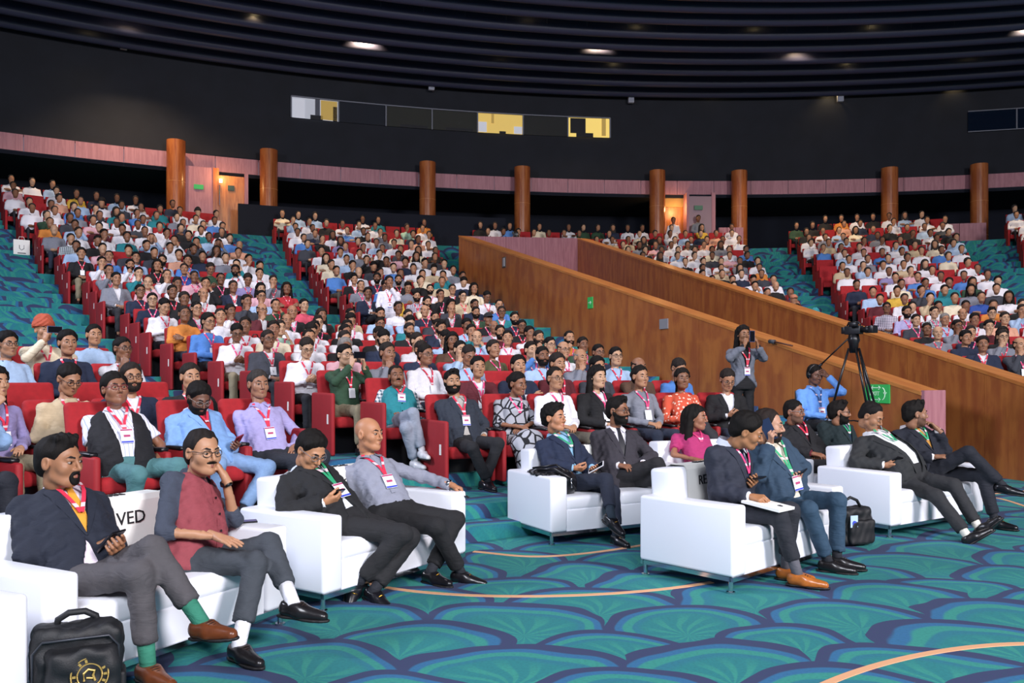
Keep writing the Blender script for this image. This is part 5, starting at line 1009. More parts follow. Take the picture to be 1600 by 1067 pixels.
PAL = dict(white='#e9e8ee', cream='#e8dcc0', ltblue='#a9c4e4', blue='#4f82c8', royal='#2c4fa0', navy='#1c2740', black='#151518', grey='#80838e', dkgrey='#3a3d46', beige='#cbb795', pink='#dfaeb8', coral='#d8546a', red='#b02a30', maroon='#5a1a24', orange='#d8863a', peach='#e0a68a', yellow='#d8b040', teal='#1f7f88', green='#2c4a34', mint='#a8cdb8', purple='#8f86b4', olive='#5a5638', brown='#5a4030', lav='#b5b0dc', check='check', plaid='plaid', stripe='stripe', oprint='oprint')
CN = dict(white='white', cream='cream', ltblue='light blue', blue='blue', royal='royal blue', navy='navy', black='black', grey='grey', dkgrey='dark grey', beige='beige', pink='pink', coral='coral', red='red', maroon='maroon', orange='orange', peach='peach', yellow='yellow', teal='teal', green='dark green', mint='mint', purple='grey-purple', olive='olive', brown='brown', lav='lavender', check='checked', plaid='plaid', stripe='striped', oprint='orange printed')
def topmat_(c):
    if c == 'check': return pattern('check', '#d8d4e2', '#3f3550')
    if c == 'plaid': return pattern('check', '#c9d2d6', '#20303a')
    if c == 'oprint': return pattern('print', '#d0553a', '#f0d0bc')
    if c == 'stripe': return pattern('fine', '#c9dcf0', '#7f9fc8')
    return cloth(PAL[c])
SK = ['#a8785a', '#94664c', '#b98a6a', '#83583f', '#c49a7a', '#b08060']; BT = ['#1d1e24', '#23262f', '#2b2b30', '#3a3c44', '#242c3e', '#5a5448', '#8a8068']
HC = ['#14100f', '#1a1512', '#100e0e', '#2a2320']
# seats ------------------------------------------------
SEATS = []     # row, block, index, theta
def blocks(i, R):
    b = []
    if i <= 4: b.append(('L', -63, -44.2))
    tl = float(np.interp(R, [10.3, 11.3, 13, 15, 18, 22, 33], [-33.4, -36.0, -37.0, -38.2, -39.0, -39.4, -39.6]))
    tr = float(np.interp(R, [10.3, 11.3, 12.3, 13.5, 27, 29], [-10.6, -12.4, -13.5, -14.4, -15.4, -14.6])); 
    if R < 28.6: tr = min(tr, th_at_line(NA, NB, R)-1.6) if R > 11.6 else tr
    if R < 18: b.append(('C', tl, tr))
    else: b += [('C', tl, -28.0), ('D', -25.0, tr)]
    if R > 13.4:
        a = th_at_line(FA, FB, R)+1.6 if R < 28.6 else (-4.6 if R < 30 else -12)
        if a < 6.2: b.append(('E', a, 6.4))
        b += [('F', 9.6, 19.8), ('G', 22.8, 33)]
    return b
for i, R in enumerate(ROWS):
    for nm, t0, t1 in blocks(i, R):
        arc = math.radians(t1-t0)*R; n = int(arc/.55)
        if n < 1: continue
        mid, st = (t0+t1)/2, math.degrees(.55/R)
        start = mid-(n-1)/2*st
        if nm in 'L': start = t1-(n-.5)*st
        if nm == 'C' and R < 18: start = t0+.5*st
        for k in range(n): SEATS.append(dict(row=i, R=R, blk=nm, idx=k, n=n, th=start+k*st, z=ZL[i] if nm == 'L' else floor_z(R), who=None))
HP = [(np.array(HERO[k]['pos'])) for k in ('vest', 'bluejacket', 'lavender', 'tealvest', 'darksuit', 'print')]+[np.array((-3.72, 5.55, .26))]
for s in SEATS:
    s['p'] = np.array(sp(s['R'], s['th'], s['z'])); hd = s['p']+np.array((0, 0, 1.17)); s['px'] = proj(hd) if hd[1] > 2 else (-9999, 0)
def hidden(p):
    for A, B, za, zb in ((NA, NB, *NZ), (FA, FB, *FZ)):
        d = B-A; M_ = np.array([[p[0], -d[0]], [p[1], -d[1]]])
        t, u = np.linalg.solve(M_, A)
        if 0 < t < .985 and 0 <= u <= 1 and CH+(p[2]-CH)*t < za+(zb-za)*u: return True
    return False
for s in SEATS: s['vis'] = -25 < s['px'][0] < 1625 and 200 < s['px'][1] < 720 and not hidden(s['p']+np.array((0, 0, 1.25)))
SEATS = [s for s in SEATS if math.hypot(s['p'][0]-WC[0], s['p'][1]-WC[1]) < 45.35 and (s['vis'] or (s['row'] == 0 and s['blk'] == 'L' and s['th'] > -59))]
for hp in HP:       # a red seat exactly under each first-row sitter
    c = min(SEATS, key=lambda s: np.hypot(*(s['p']-hp)[:2])); t = math.degrees(math.atan2(hp[0]-CS[0], hp[1]-CS[1])); Rr = math.hypot(hp[0]-CS[0], hp[1]-CS[1]); c.update(th=t, R=Rr, p=np.array(hp), z=float(hp[2]), who='hero')
SEATS = [s for s in SEATS if math.hypot(s['p'][0]+2.6, s['p'][1]-17.6) > .45]   # the man standing in the aisle
keep = [s for s in SEATS if s['who'] == 'hero']; SEATS = [s for s in SEATS if s['who'] == 'hero' or all(np.hypot(*(s['p']-k['p'])[:2]) > .5 for k in keep)]
NEAR = '''103,609,shirt,beige,short,phone,g;215,585,suit,navy,short,lap,gb;292,592,suit,black,short,lap;15,600,shirt,purple,long,chin;82,546,shirt,navy,thick,lap;10,545,shirt,ltblue,thick,lap,g;110,526,shirt,ltblue,short,lap;40,500,shirt,cream,turban,raise_,#b5543a;19,517,shirt,ltblue,receding,chin
885,601,shirt,white,receding,lap,g;966,592,suit,black,long,lap;1043,595,shirt,oprint,pony,leg;1097,592,shirt,blue,short,phone,g;1171,598,suit,black,bun,phone,g
148,429,shirt,white,short,chin;130,414,shirt,black,thick,lap;117,400,shirt,ltblue,short,lean;80,388,shirt,plaid,short,lap;165,388,shirt,pink,short,lap;177,418,shirt,white,short,chin,b;190,436,shirt,grey,receding,chin;193,457,suit,grey,short,lap;200,475,shirt,navy,short,leg,g;211,397,shirt,ltblue,short,lap;228,416,shirt,teal,short,chin;242,408,tee,black,long,lean;234,437,shirt,pink,side,lean;258,471,shirt,navy,short,lap,g
297,422,short,royal,short,lean;286,394,shirt,peach,thick,lap;319,393,suit,navy,short,lap;356,394,shirt,grey,receding,lap;360,412,shirt,teal,bun,lean;338,426,shirt,green,short,phone;383,429,shirt,purple,thick,phone;397,407,shirt,white,short,chin;419,422,shirt,white,short,lap;432,417,shirt,white,short,lap2;409,442,shirt,pink,long,lap2;437,448,shirt,red,long,cross;464,432,shirt,grey,short,chin;488,442,shirt,blue,short,lap;488,458,shirt,coral,short,lap
319,456,shirt,white,side,chin;361,453,suit,navy,short,lap;304,480,shirt,black,thick,lap;323,488,suit,black,short,lap,g;358,474,shirt,white,thick,chin;378,481,shirt,dkgrey,short,chin;404,476,shirt,ltblue,short,chin,g;424,490,suit,maroon,side,chin,g;469,488,suit,black,side,lap,w;466,498,shirt,white,side,lap;260,488,shirt,white,short,phone;307,501,shirt,orange,short,cross;366,496,shirt,white,crop,cross;409,523,suit,dkgrey,short,lap,g;473,517,shirt,white,short,phone;414,508,shirt,cream,short,lap;458,549,shirt,white,short,phone,g
656,459,shirt,check,short,lap,b;664,437,shirt,black,short,chin;693,449,suit,black,short,lap,g;524,484,suit,black,long,lap;568,492,shirt,beige,crop,lap;573,506,shirt,white,short,chin,g;624,513,suit,black,short,lap,b;668,508,suit,navy,thick,lap,g;652,494,shirt,ltblue,short,chin;688,501,shirt,dkgrey,short,lap,b;690,528,shirt,ltblue,short,phone,g;570,535,shirt,black,short,lap;536,525,shirt,white,crop,chin;521,547,shirt,pink,thick,lap,w;531,509,suit,black,short,lap;519,567,shirt,green,short,raise_,g;592,568,shirt,grey,short,chin;649,552,suit,navy,short,lap,g;693,580,shirt,white,short,lap,g
766,430,shirt,grey,short,lap;738,428,shirt,teal,short,lean;797,444,suit,dkgrey,short,phone;727,437,shirt,white,short,lap;726,449,suit,navy,thick,phone;751,457,shirt,cream,long,lap;702,440,shirt,beige,receding,lap;694,466,shirt,black,short,chin;719,469,shirt,beige,short,lap,g;748,471,shirt,navy,short,lap;781,472,shirt,white,short,phone;810,467,shirt,black,cap,lap,#1c1e24;820,484,shirt,blue,receding,lap;861,487,shirt,blue,thick,raise_;716,484,suit,black,side,chin;741,493,suit,green,short,lap,b;785,498,suit,teal,short,lap,g;761,511,suit,grey,side,lap,w;832,508,shirt,navy,short,lap,b;800,514,shirt,maroon,short,lap,b;812,516,shirt,black,short,lap,g;716,518,shirt,teal,bun,chin;746,530,shirt,stripe,side,lean;864,520,shirt,green,short,chin,b;824,528,shirt,white,thick,chin;850,545,shirt,blue,short,raise_;879,535,shirt,white,short,lap,g;765,545,shirt,olive,bun,lap;770,565,suit,maroon,bun,lap;886,563,shirt,grey,side,chin,w;850,582,shirt,maroon,thick,lap;702,538,tee,brown,long,lean;702,560,shirt,ltblue,short,chin;913,546,suit,green,short,lap;915,521,shirt,white,side,lap,g;931,534,shirt,orange,receding,chin,b;957,541,suit,navy,short,lap,g;981,563,shirt,ltblue,short,lap,g;986,583,shirt,brown,side,chin;934,583,shirt,dkgrey,thick,lap,b;1033,579,shirt,grey,bun,lap;1078,579,shirt,blue,short,lap
1365,502,shirt,maroon,short,lap;1379,512,shirt,check,short,lap,g;1407,501,shirt,white,short,lap;1398,523,shirt,dkgrey,short,lap;1412,512,shirt,lav,thick,lap,b;1429,506,shirt,white,short,lap;1441,492,shirt,white,short,lap,g;1440,523,shirt,black,short,lap;1465,511,shirt,plaid,short,lap;1445,540,shirt,grey,side,lap,w;1480,531,shirt,grey,short,chin,g;1488,518,shirt,ltblue,short,lap,w;1478,507,shirt,brown,side,lap;1487,492,shirt,white,short,lap;1492,551,shirt,navy,thick,lap;1520,535,shirt,navy,short,chin;1519,511,shirt,white,thick,lap;1536,521,shirt,maroon,thick,chin;1553,545,suit,navy,thick,lap;1568,561,shirt,dkgrey,side,chin;1581,526,tee,black,long,lap;1595,536,shirt,grey,short,chin,g;1554,504,shirt,peach,short,lap;1418,480,shirt,beige,short,chin,g;1453,474,shirt,dkgrey,short,chin;1527,477,shirt,royal,short,cross;1566,479,shirt,orange,bun,lap;1591,489,shirt,ltblue,short,chin;1375,464,shirt,ltblue,short,leg
1295,497,shirt,white,turban,lap,#2f8f98;1264,478,shirt,white,cap,lean,#b5765a;1250,463,shirt,black,side,lap,w;1240,480,shirt,pink,short,lap;1225,467,shirt,maroon,bun,lap;1233,445,shirt,white,short,lap;1206,476,shirt,grey,long,lap;1201,463,shirt,ltblue,short,lap;1212,439,suit,dkgrey,short,lap,b;1196,434,shirt,orange,bun,lean;1186,454,shirt,ltblue,short,lean;1180,441,shirt,white,short,phone;1170,465,shirt,black,short,lap;1167,449,shirt,mint,short,lap'''
ents = []
for ln in NEAR.split('\n'):
    for e in ln.split(';'):
        q = e.split(','); ents.append((float(q[0]), float(q[1]), *q[2:6], q[6] if len(q) > 6 else ''))
ents.sort(key=lambda e: -e[1])
for e in ents:
    fr = [s for s in SEATS if s['who'] is None]; c = min(fr, key=lambda s: (s['px'][0]-e[0])**2+(1.6*(s['px'][1]-e[1]))**2)
    if (c['px'][0]-e[0])**2+(1.6*(c['px'][1]-e[1]))**2 < 75**2: c['who'] = dict(top=e[2], col=e[3], hair=e[4], pose=e[5], fl=e[6], named=True)
rnd = random.Random(11)
cw = [('white', 40), ('cream', 6), ('ltblue', 11), ('blue', 5), ('navy', 7), ('black', 11), ('grey', 6), ('dkgrey', 5), ('beige', 4), ('pink', 4), ('peach', 2), ('maroon', 2), ('teal', 2), ('green', 2), ('orange', 1.2), ('yellow', 1), ('purple', 3), ('red', 1.5), ('mint', 1)]
for s in SEATS:
    occ = .0 if s['row'] == 0 else .15 if s['blk'] == 'L' else (.5 if s['row'] < 9 and s['blk'] == 'C' else .86)
    if s['row'] < 9 and s['blk'] in 'EFG': occ = .6
    if s['who'] is None and rnd.random() < occ:
        c = rnd.choices([a for a, b in cw], [b for a, b in cw])[0]; fem = rnd.random() < .14
        s['who'] = dict(top='suit' if c in ('black', 'navy', 'dkgrey') and rnd.random() < .5 else rnd.choice(['shirt', 'shirt', 'short']), col=c, hair=rnd.choice(['long', 'bun', 'pony']) if fem else rnd.choices(['short', 'thick', 'receding', 'side', 'crop', 'quiff', 'turban'], [40, 22, 10, 6, 10, 11, 1])[0], pose=rnd.choices(PN, [22, 18, 12, 16, 8, 2, 12, 10])[0], fl=rnd.choice(['', '', '', 'g', 'b']))
for s in SEATS: s['d'] = float(np.linalg.norm(s['p']))
ORD = ['first', 'second', 'third', 'fourth', 'fifth', 'sixth', 'seventh', 'eighth', 'ninth', 'tenth', 'eleventh', 'twelfth', 'thirteenth', 'fourteenth', 'fifteenth', 'sixteenth', 'seventeenth', 'eighteenth', 'nineteenth', 'twentieth']+['%dst' % k if k % 10 == 1 else '%dnd' % k if k % 10 == 2 else '%drd' % k if k % 10 == 3 else '%dth' % k for k in range(21, 80)]
BN = dict(L='left of wide stairs', C='beside wide stairs', D='above narrow stairs', E='behind ramp', F='beyond ramp stairs', G='in far corner')
def place_label(s): return '%s row %s seat %s' % (ORD[s['row']], ORD[s['idx']], BN[s['blk']])
occd = sorted([s for s in SEATS if isinstance(s['who'], dict)], key=lambda s: s['d']); NIND = 300-len(HERO)-6
POSEW = dict(lap='hands in lap', lap2='hands folded', chin='hand on chin', cross='arms folded', phone='looking down', raise_='hands raised', leg='legs crossed', lean='leaning on hand')
stuff = []
for n_, s in enumerate(occd):
    a = s['who']; pos = tuple(s['p']); rot = -math.radians(s['th'])+math.pi; fem = a['hair'] in ('long', 'bun', 'pony'); hc = rnd.choice(HC); sk_ = rnd.choice(SK)
    if 'w' in a['fl']: hc = '#8a8682'
    hm = hairm(hc) if a['hair'] not in ('turban', 'cap') else cloth(a['fl'] if a['fl'].startswith('#') else rnd.choice(['#8a2a2a', '#2a3a6a', '#c08a3a'])); top = a['top'] if a['top'] != 'tee' else 'short'
    tm = topmat_(a['col']); bt = cloth(rnd.choice(BT), suit=True); rot += rnd.uniform(-.18, .18)
    if n_ < NIND:
        lab = '%s in %s %s, %s, %s' % ('woman' if fem else 'man', CN[a['col']], 'jacket' if top == 'suit' else 'shirt', POSEW[a['pose']], place_label(s))
        if s['d'] < 21:
            d = mid_meshes(a['pose'], fem, top); root = tag(obj('person', d['body'], loc=pos, rotz=rot), lab, 'person', ROWG); setm(root, skin(sk_))
            if a['pose'] not in ('raise_',): root.scale = [rnd.uniform(.97, 1.03)]*3
            o = obj('jacket' if top == 'suit' else 'shirt', d[top], root); setm(o, tm, cloth('#e4e4ea')) if top == 'suit' else setm(o, tm)
            if top == 'suit': setm(obj('lapels', d['lapels'], root), tm)
            setm(obj('trousers', d['trousers'], root), bt)
            if a['hair'] != 'none': o = obj('hair' if a['hair'] not in ('turban', 'cap') else a['hair'], hair_obj_mesh(a['hair']), root); o.matrix_local = d['H']; setm(o, hm)
            if 'g' in a['fl'] and not a['fl'].startswith('#'): obj('glasses', d['glasses'], root)
            if 'b' in a['fl'] and not a['fl'].startswith('#'):
                if 'beard' not in HAIRO: V, F_ = head_cached(.008, False, 'full', 0.)['beard']; HAIRO['beard'] = mk_mesh('beard', V, F_, [SLOT])
                o = obj('beard', HAIRO['beard'], root); o.matrix_local = d['H']; setm(o, hairm(hc))
            if rnd.random() < .8: setm(obj('lanyard', d['lanyard'], root), lanmat('pink' if rnd.random() < .4 else 'red'))
            s['root'] = root
        else:
            root = tag(obj('person', far_mesh(a['pose'], fem, a['hair']), loc=pos, rotz=rot), lab, 'person', ROWG); setm(root, skin(sk_), tm, bt, hm)
    else: stuff.append((s, a, pos, rot, fem, sk_, hc))
# the rest of the audience, too far to pick apart
Vs, Fs, Cs, o_ = [], [], [], 0
for s, a, pos, rot, fem, sk_, hc in stuff:
    V, Fc, mi = far_mesh(a['pose'] if a['pose'] in ('lap', 'chin', 'cross', 'lap2') else 'lap', fem, a['hair'] if a['hair'] in ('short', 'thick', 'long', 'turban') else 'short', True); c, sn = math.cos(rot), math.sin(rot)
    W = np.stack([V[:, 0]*c-V[:, 1]*sn+pos[0], V[:, 0]*sn+V[:, 1]*c+pos[1], V[:, 2]+pos[2]], 1); tc = PAL[a['col']]; tc = tc if tc.startswith('#') else '#b0b8c4'
    colr = np.array([(*srgb(sk_), 1), (*srgb(tc), 1), (*srgb('#22242b'), 1), (*srgb(hc), 1)], f32); Vs.append(W); Fs.append(Fc+o_); Cs.append(colr[mi]); o_ += len(V)
CM = newmat('crowd_clothes', .8); at = CM.node_tree.nodes.new('ShaderNodeAttribute'); at.attribute_name = 'cloth_colour'; CM.node_tree.links.new(at.outputs['Color'], CM.node_tree.nodes['Principled BSDF'].inputs['Base Color'])
if Vs:
    me = mk_mesh('audience', np.concatenate(Vs), np.concatenate(Fs), [CM]); ca = me.attributes.new('cloth_colour', 'FLOAT_COLOR', 'FACE'); ca.data.foreach_set('color', np.concatenate(Cs).ravel())
    tag(obj('audience_crowd', me), 'distant seated audience filling the upper rows', 'crowd', kind='stuff')
# red seats
SEATS.sort(key=lambda s: s['d']); rest = MB()
for n_, s in enumerate(SEATS):
    rot = -math.radians(s['th'])+math.pi; pos = tuple(s['p'])
    if n_ < 300:
        # the person's right is towards smaller theta (image left)
        end = 1 if s['idx'] == 0 else (-1 if s['idx'] == s['n']-1 else 0); emp = 'empty ' if s['who'] is None else ''
        seat(pos, rot, '%sred upholstered seat, %s' % (emp, place_label(s)), 'red auditorium seats', end)
    else:
        c, sn = math.cos(rot), math.sin(rot); rest.add([(x*c-y*sn+pos[0], x*sn+y*c+pos[1], z+pos[2]) for x, y, z in SEAT_LOW.v], SEAT_LOW.f)
tag(obj('distant_seats', mk_mesh('distant_seats', rest.v, rest.f, [REDFAB], smooth=False)), 'distant rows of red seats under the upper audience', 'seats', kind='stuff')
# ------------------------------------------------------------------ standing people and the camera crew
GOLDW = mat('watch_gold', '#c8a060', .3, .8)
def standing(**k):
    J = dict(hip=(0, 0, .93), neck=(0, -.01, 1.43), head=(0, .03, 1.615), sR=(.18, 0, 1.38), sL=(-.18, 0, 1.38), eR=(.24, -.03, 1.11), eL=(-.24, -.03, 1.11), wR=(.22, .1, .88), wL=(-.22, .1, .88), kR=(.1, .02, .5), kL=(-.1, .02, .5), aR=(.11, 0, .09), aL=(-.11, 0, .09)); J.update(k); return J
def at_px(px, d, z): return ((px-800)/FPX*d, d, z)
p = sp(19.6, -28.4); zz = floor_z(19.3)
person(standing(eR=(.24, .05, 1.12), wR=(.2, .16, .9), eL=(-.24, .12, 1.14), wL=(-.06, .14, 1.36)), at_px(608, 17.6, floor_z(math.hypot(7.6, 17.6))), math.pi+.25, 'man in long white shirt standing in the aisle, hand at mouth', sk='#94664c', hair='short', tcol='#eceaf4', bcol='#dcdae4', lan='red', badge=True, hands=dict(L=H_('fist', to=(0, .11, -.06), reach=.09, bn=(-.6, .7, 0))), yaw=-10, res=.018, hres=.007, zl=.5)
ph_pos = at_px(1160, 11.9, .42)
r, f = person(standing(eR=(.26, .14, 1.28), eL=(-.26, .14, 1.28), wR=(.10, .26, 1.46), wL=(-.10, .26, 1.46)), ph_pos, math.pi+.2, 'woman in grey blazer standing by ramp wall, photographing with phone', sk='#9a6b4c', hair='long', fem=True, top='suit', tcol='#6f7480', icol='#17171b', bcol='#17171b', lan='red', hands=dict(R=H_('grip', dir=(-.25, .1, 1), bn=(.8, .5, 0)), L=H_('grip', dir=(.25, .1, 1), bn=(-.8, .5, 0))), res=.016, hres=.006, zl=.45, cutV=(.2, .10, .5))
mxp = world_of(r); o = obj('phone', phone_mesh('#2c3a66')); o.matrix_world = mxp @ Matrix.Translation((0, .29, 1.58)) @ Matrix.Rotation(math.pi/2, 4, 'X') @ Matrix.Rotation(math.pi, 4, 'Y'); tag(o, 'dark blue phone raised by the woman in grey blazer', 'phone')
cm_pos = at_px(1278, 11.0, .30)
r, f = person(seated(eL=(-.30, .12, .92), wL=(-.10, .02, 1.16), wR=(.02, .25, .62), eR=(.25, .02, .66)), cm_pos, math.pi+.15, 'cameraman in blue shirt with headphones, hand on forehead, beside tripod', sk='#7a5240', hair='short', tcol='#6a9ee6', bcol='#17181c', lan='blue', hands=dict(L=H_('flat', to=(-.02, .10, .05), reach=.12, bn=(0, 1, .3))), yaw=-10, pitch=-14, res=.016, hres=.006, zl=.42)
hp = MB(); hp.tube([f.H@np.array((.088*math.cos(a), -.005, .03+.095*math.sin(a)))+f.hc for a in np.linspace(-.1, math.pi+.1, 14)], .010, 6)
for sg in (-1, 1): hp.tube([f.H@np.array((sg*.075, -.005, .0))+f.hc, f.H@np.array((sg*.105, -.005, .0))+f.hc], .034, 12)
putmb('headphones', hp, BLACKPLA, r)
ch = tag(obj('stacking_chair', None, loc=cm_pos, rotz=math.pi+.15), 'grey stacking chair under the cameraman', 'chair')
obj('seat', rbox((0, .04, .39), (.46, .46, .07), .02, mat('grey_fabric', '#4a4c52', .8), 'seat'), ch)
bk = MB(); bk.grid([[(.22*math.sin(a), -.22-.04*math.cos(a), z) for a in np.linspace(-1.2, 1.2, 9)] for z in (.55, .6, .8, .92, .95)]); bm2 = bk.mesh('backrest', [mat('grey_fabric', '#4a4c52', .8)], True); bo = obj('backrest', bm2, ch); sm_ = bo.modifiers.new('thickness', 'SOLIDIFY'); sm_.thickness = .03
for sx in (-1, 1):
    for sy, y in ((1, .24), (-1, -.22)): obj('leg', MB().tube([(sx*.22, y, 0), (sx*.21, y*.9, .38 if sy > 0 else .62)], .012, 8).mesh('leg', [CHROME]), ch)
for px, d, z, lab, col, bc in ((1052, 33.0, 6.0, 'man in white shirt standing in the lit doorway', '#e6e4ea', '#23242a'), (1091, 32.6, 6.0, 'man in grey suit standing against the mauve door panel', '#7c7f88', '#6a6c74')):  # grey-suited figure stands in for a reflection in the door panel
    person(standing(wR=(.04, .16, 1.0), wL=(-.04, .16, 1.0), eR=(.25, .0, 1.12), eL=(-.25, .0, 1.12)), at_px(px, d, z), math.pi, lab, sk='#83583f', hair='short', tcol=col, bcol=bc, res=.03, hres=.012, shoes=False)
r, f = person(standing(eR=(.25, .12, 1.28), wR=(.08, .28, 1.5), eL=(-.25, .12, 1.28), wL=(-.08, .28, 1.5)), at_px(806, 29.0, 4.75), math.pi, 'person in white operating a video camera above the ramp', sk='#94664c', hair='short', tcol='#dcdce2', bcol='#23242a', res=.03, hres=.012, shoes=False)
def video_camera(root, s=1.0):
    B_ = BLACKPLA; b = MB().box((0, 0, .07*s), (.13*s, .30*s, .15*s)); obj('body', b.mesh('body', [mat('camera_dark', '#1b1d22', .45)], bevel=.012*s), root)
    l = MB().tube([(0, .15*s, .07*s), (0, .22*s, .07*s), (0, .23*s, .07*s), (0, .34*s, .07*s)], [.05*s, .05*s, .06*s, .065*s], 18); obj('lens', l.mesh('lens', [B_], True), root)
    obj('lens_hood', MB().box((0, .37*s, .07*s), (.17*s, .08*s, .13*s)).mesh('lens_hood', [B_], bevel=.01*s), root)
    h = MB().tube([(0, .13*s, .15*s), (0, .10*s, .21*s), (0, -.10*s, .21*s), (0, -.13*s, .15*s)], .014*s, 8); obj('handle', h.mesh('handle', [B_], True), root)
    obj('viewfinder', MB().box((.10*s, .06*s, .16*s), (.10*s, .14*s, .07*s)).mesh('viewfinder', [B_], bevel=.008*s), root)
    obj('monitor', MB().box((-.13*s, -.02*s, .08*s), (.02*s, .16*s, .11*s)).mesh('monitor', [mat('monitor_glass', '#26344a', .15)], bevel=.004*s), root)
    obj('sticker', MB().box((-.068*s, .07*s, .07*s), (.004*s, .05*s, .09*s)).mesh('sticker', [mat('yellow_sticker', '#d8c23a', .5)]), root)
    obj('battery', MB().box((0, -.18*s, .07*s), (.10*s, .08*s, .12*s)).mesh('battery', [B_], bevel=.008*s), root)
vp = at_px(806, 28.6, 6.2); vc = tag(obj('video_camera', None, loc=vp, rotz=math.pi), 'small black video camera held above the ramp', 'camera'); video_camera(vc, .9)
# tripod with broadcast camera, standing in front of the ramp wall
tx, ty, tz = at_px(1334, 10.6, .26); tr = tag(obj('tripod', None, loc=(tx, ty, tz)), 'tall black camera tripod in front of the ramp wall', 'tripod'); ap = 1.62
GM = mat('tripod_grey', '#55585e', .35, .6)
for k, a in enumerate((2.75, -1.2, -.35)):
    ft = Vector((math.cos(a)*.46, math.sin(a)*.46, 0)); tp = Vector((math.cos(a)*.06, math.sin(a)*.06, ap-.08)); sd_ = Vector((-math.sin(a), math.cos(a), 0))*.028; lg = MB(); mid_ = tp.lerp(ft, .5)
    for sg in (-1, 1): lg.tube([tp+sd_*sg, mid_+sd_*sg], .014, 8, 0)
    lg.tube([mid_.lerp(tp, .15), ft], .013, 8, 1); lg.tube([ft, ft+Vector((0, 0, .03))], .025, 8, 0); lg.box(tuple(mid_), (.09, .09, .06)); obj('leg', lg.mesh('leg', [BLACKPLA, GM], True), tr)
    sp_ = MB().tube([(0, 0, .62), tuple(tp.lerp(ft, .62))], .009, 6); obj('spreader', sp_.mesh('spreader', [BLACKPLA]), tr)
hd_ = MB().tube([(0, 0, ap-.14), (0, 0, ap-.02), (0, 0, ap+.02), (0, 0, ap+.1)], [.05, .06, .075, .06], 16); obj('fluid_head', hd_.mesh('fluid_head', [BLACKPLA], True), tr)
pb = MB().tube([(-.05, .04, ap+.05), (-.30, .42, ap-.32)], .010, 8); pb.tube([(-.27, .375, ap-.276), (-.31, .435, ap-.335)], .018, 8); obj('pan_bar', pb.mesh('pan_bar', [BLACKPLA], True), tr)
vc = tag(obj('video_camera', None, loc=(tx, ty, tz+ap+.1), rotz=3.75), 'broadcast video camera mounted on the tall tripod', 'camera'); video_camera(vc, .72)
# selfie stick lying on the ramp wall cap
q = on_wall(1222, 545, NA, NB, NN_, .42); st = tag(obj('selfie_stick', None, loc=(q[0]-.06, q[1]-.03, q[2]+.10), rotz=wall_rot), 'dark grip and rod lying on the ramp wall cap', 'stick')
obj('rod', MB().tube([(-.1, 0, .02), (.30, 0, -.06)], .014, 8).mesh('rod', [mat('rod_brown', '#5a3426', .5)], True), st); obj('grip', MB().tube([(-.22, 0, .03), (-.1, 0, .02)], .035, 10).mesh('grip', [mat('grip_grey', '#3c4048', .5)], True), st)
r, f = person(seated(hz=.48, lean=.02, wL=(-.02, .26, .86), eL=(-.22, .16, .74), wR=(.05, .25, .66)), (-3.72, 5.55, .26), math.pi+1.0, 'man in light blue jacket cut off at the picture edge, wristwatch', sk='#a97a5a', top='suit', tcol='#8fb0d8', icol='#a8c8ea', bcol='#1a1c26', group=ROWG, seed=21)
wt = MB(); w0 = f.J['wL']; e0 = f.J['eL']; u = (w0-e0)/np.linalg.norm(w0-e0); wt.tube([w0-u*.03, w0], .036, 16); obj('wristwatch', wt.mesh('wristwatch', [GOLDW], True), r)
# ------------------------------------------------------------------ bags and small things
BAGM = mat('black_nylon', '#141519', .6, noise=.2, nscale=30, bump=.15, bscale=180); ZIP = mat('zip_grey', '#3b3d44', .4, .5); GOLD = mat('gold_thread', '#b89a54', .4, .4)
d_ = FPX*(CH-.0)/(1085-HZ); bp = tag(obj('backpack', None, loc=(-1.78, 3.40, 0), rotz=.45), 'black backpack with round gold emblem in front of the nearest sofa', 'bag')
def soft_box(lo, hi, c, hw, r_, amp, seed, res=.010):
    G_ = grid_pts(lo, hi, res); q = [np.maximum(np.abs(g-cc)-(h-r_), 0) for g, cc, h in zip(G_, c, hw)]; d_ = np.sqrt(q[0]**2+q[1]**2+q[2]**2)-r_+folds(G_, amp, seed); d_ = np.maximum(d_, .004-G_[2]); V_, F_ = surfnets(d_, lo, res); return mk_mesh('soft_box', V_, F_, [BAGM])
obj('body', soft_box((-.24, -.12, -.02), (.24, .24, .48), (0, .07, .20), (.17, .09, .225), .05, .006, 3), bp); obj('front_pocket', soft_box((-.22, -.14, -.02), (.24, .12, .42), (.025, -.03, .18), (.135, .05, .17), .04, .005, 7), bp); obj('side_pocket', rbox((.165, .05, .12), (.04, .12, .20), .015, BAGM, 'side_pocket'), bp)
obj('handle', MB().tube([(-.08, .09, .39), (-.07, .085, .44), (-.03, .08, .465), (.03, .08, .465), (.07, .085, .44), (.08, .09, .39)], .014, 8).mesh('handle', [BAGM], True), bp)
obj('zip', MB().tube([(-.155, -.015, .05), (-.155, -.03, .34), (-.12, -.035, .385), (.12, -.035, .385), (.155, -.03, .34), (.155, -.015, .05)], .006, 6).mesh('zip', [ZIP], True), bp)
em = MB(); ec = (.05, -.085, .245)
for rr in (.068, .045): em.tube([(ec[0]+rr*math.cos(a), ec[1]+.012*math.sin(a)*rr/.07, ec[2]+rr*math.sin(a)) for a in np.linspace(0, 2*math.pi, 29)], .003, 5)
for k in range(14): a = 2*math.pi*k/14; em.box((ec[0]+.0565*math.cos(a), ec[1]+.010*math.sin(a), ec[2]+.0565*math.sin(a)), (.009, .004, .013), rot=Matrix.Rotation(-a+math.pi/2, 3, 'Y'))
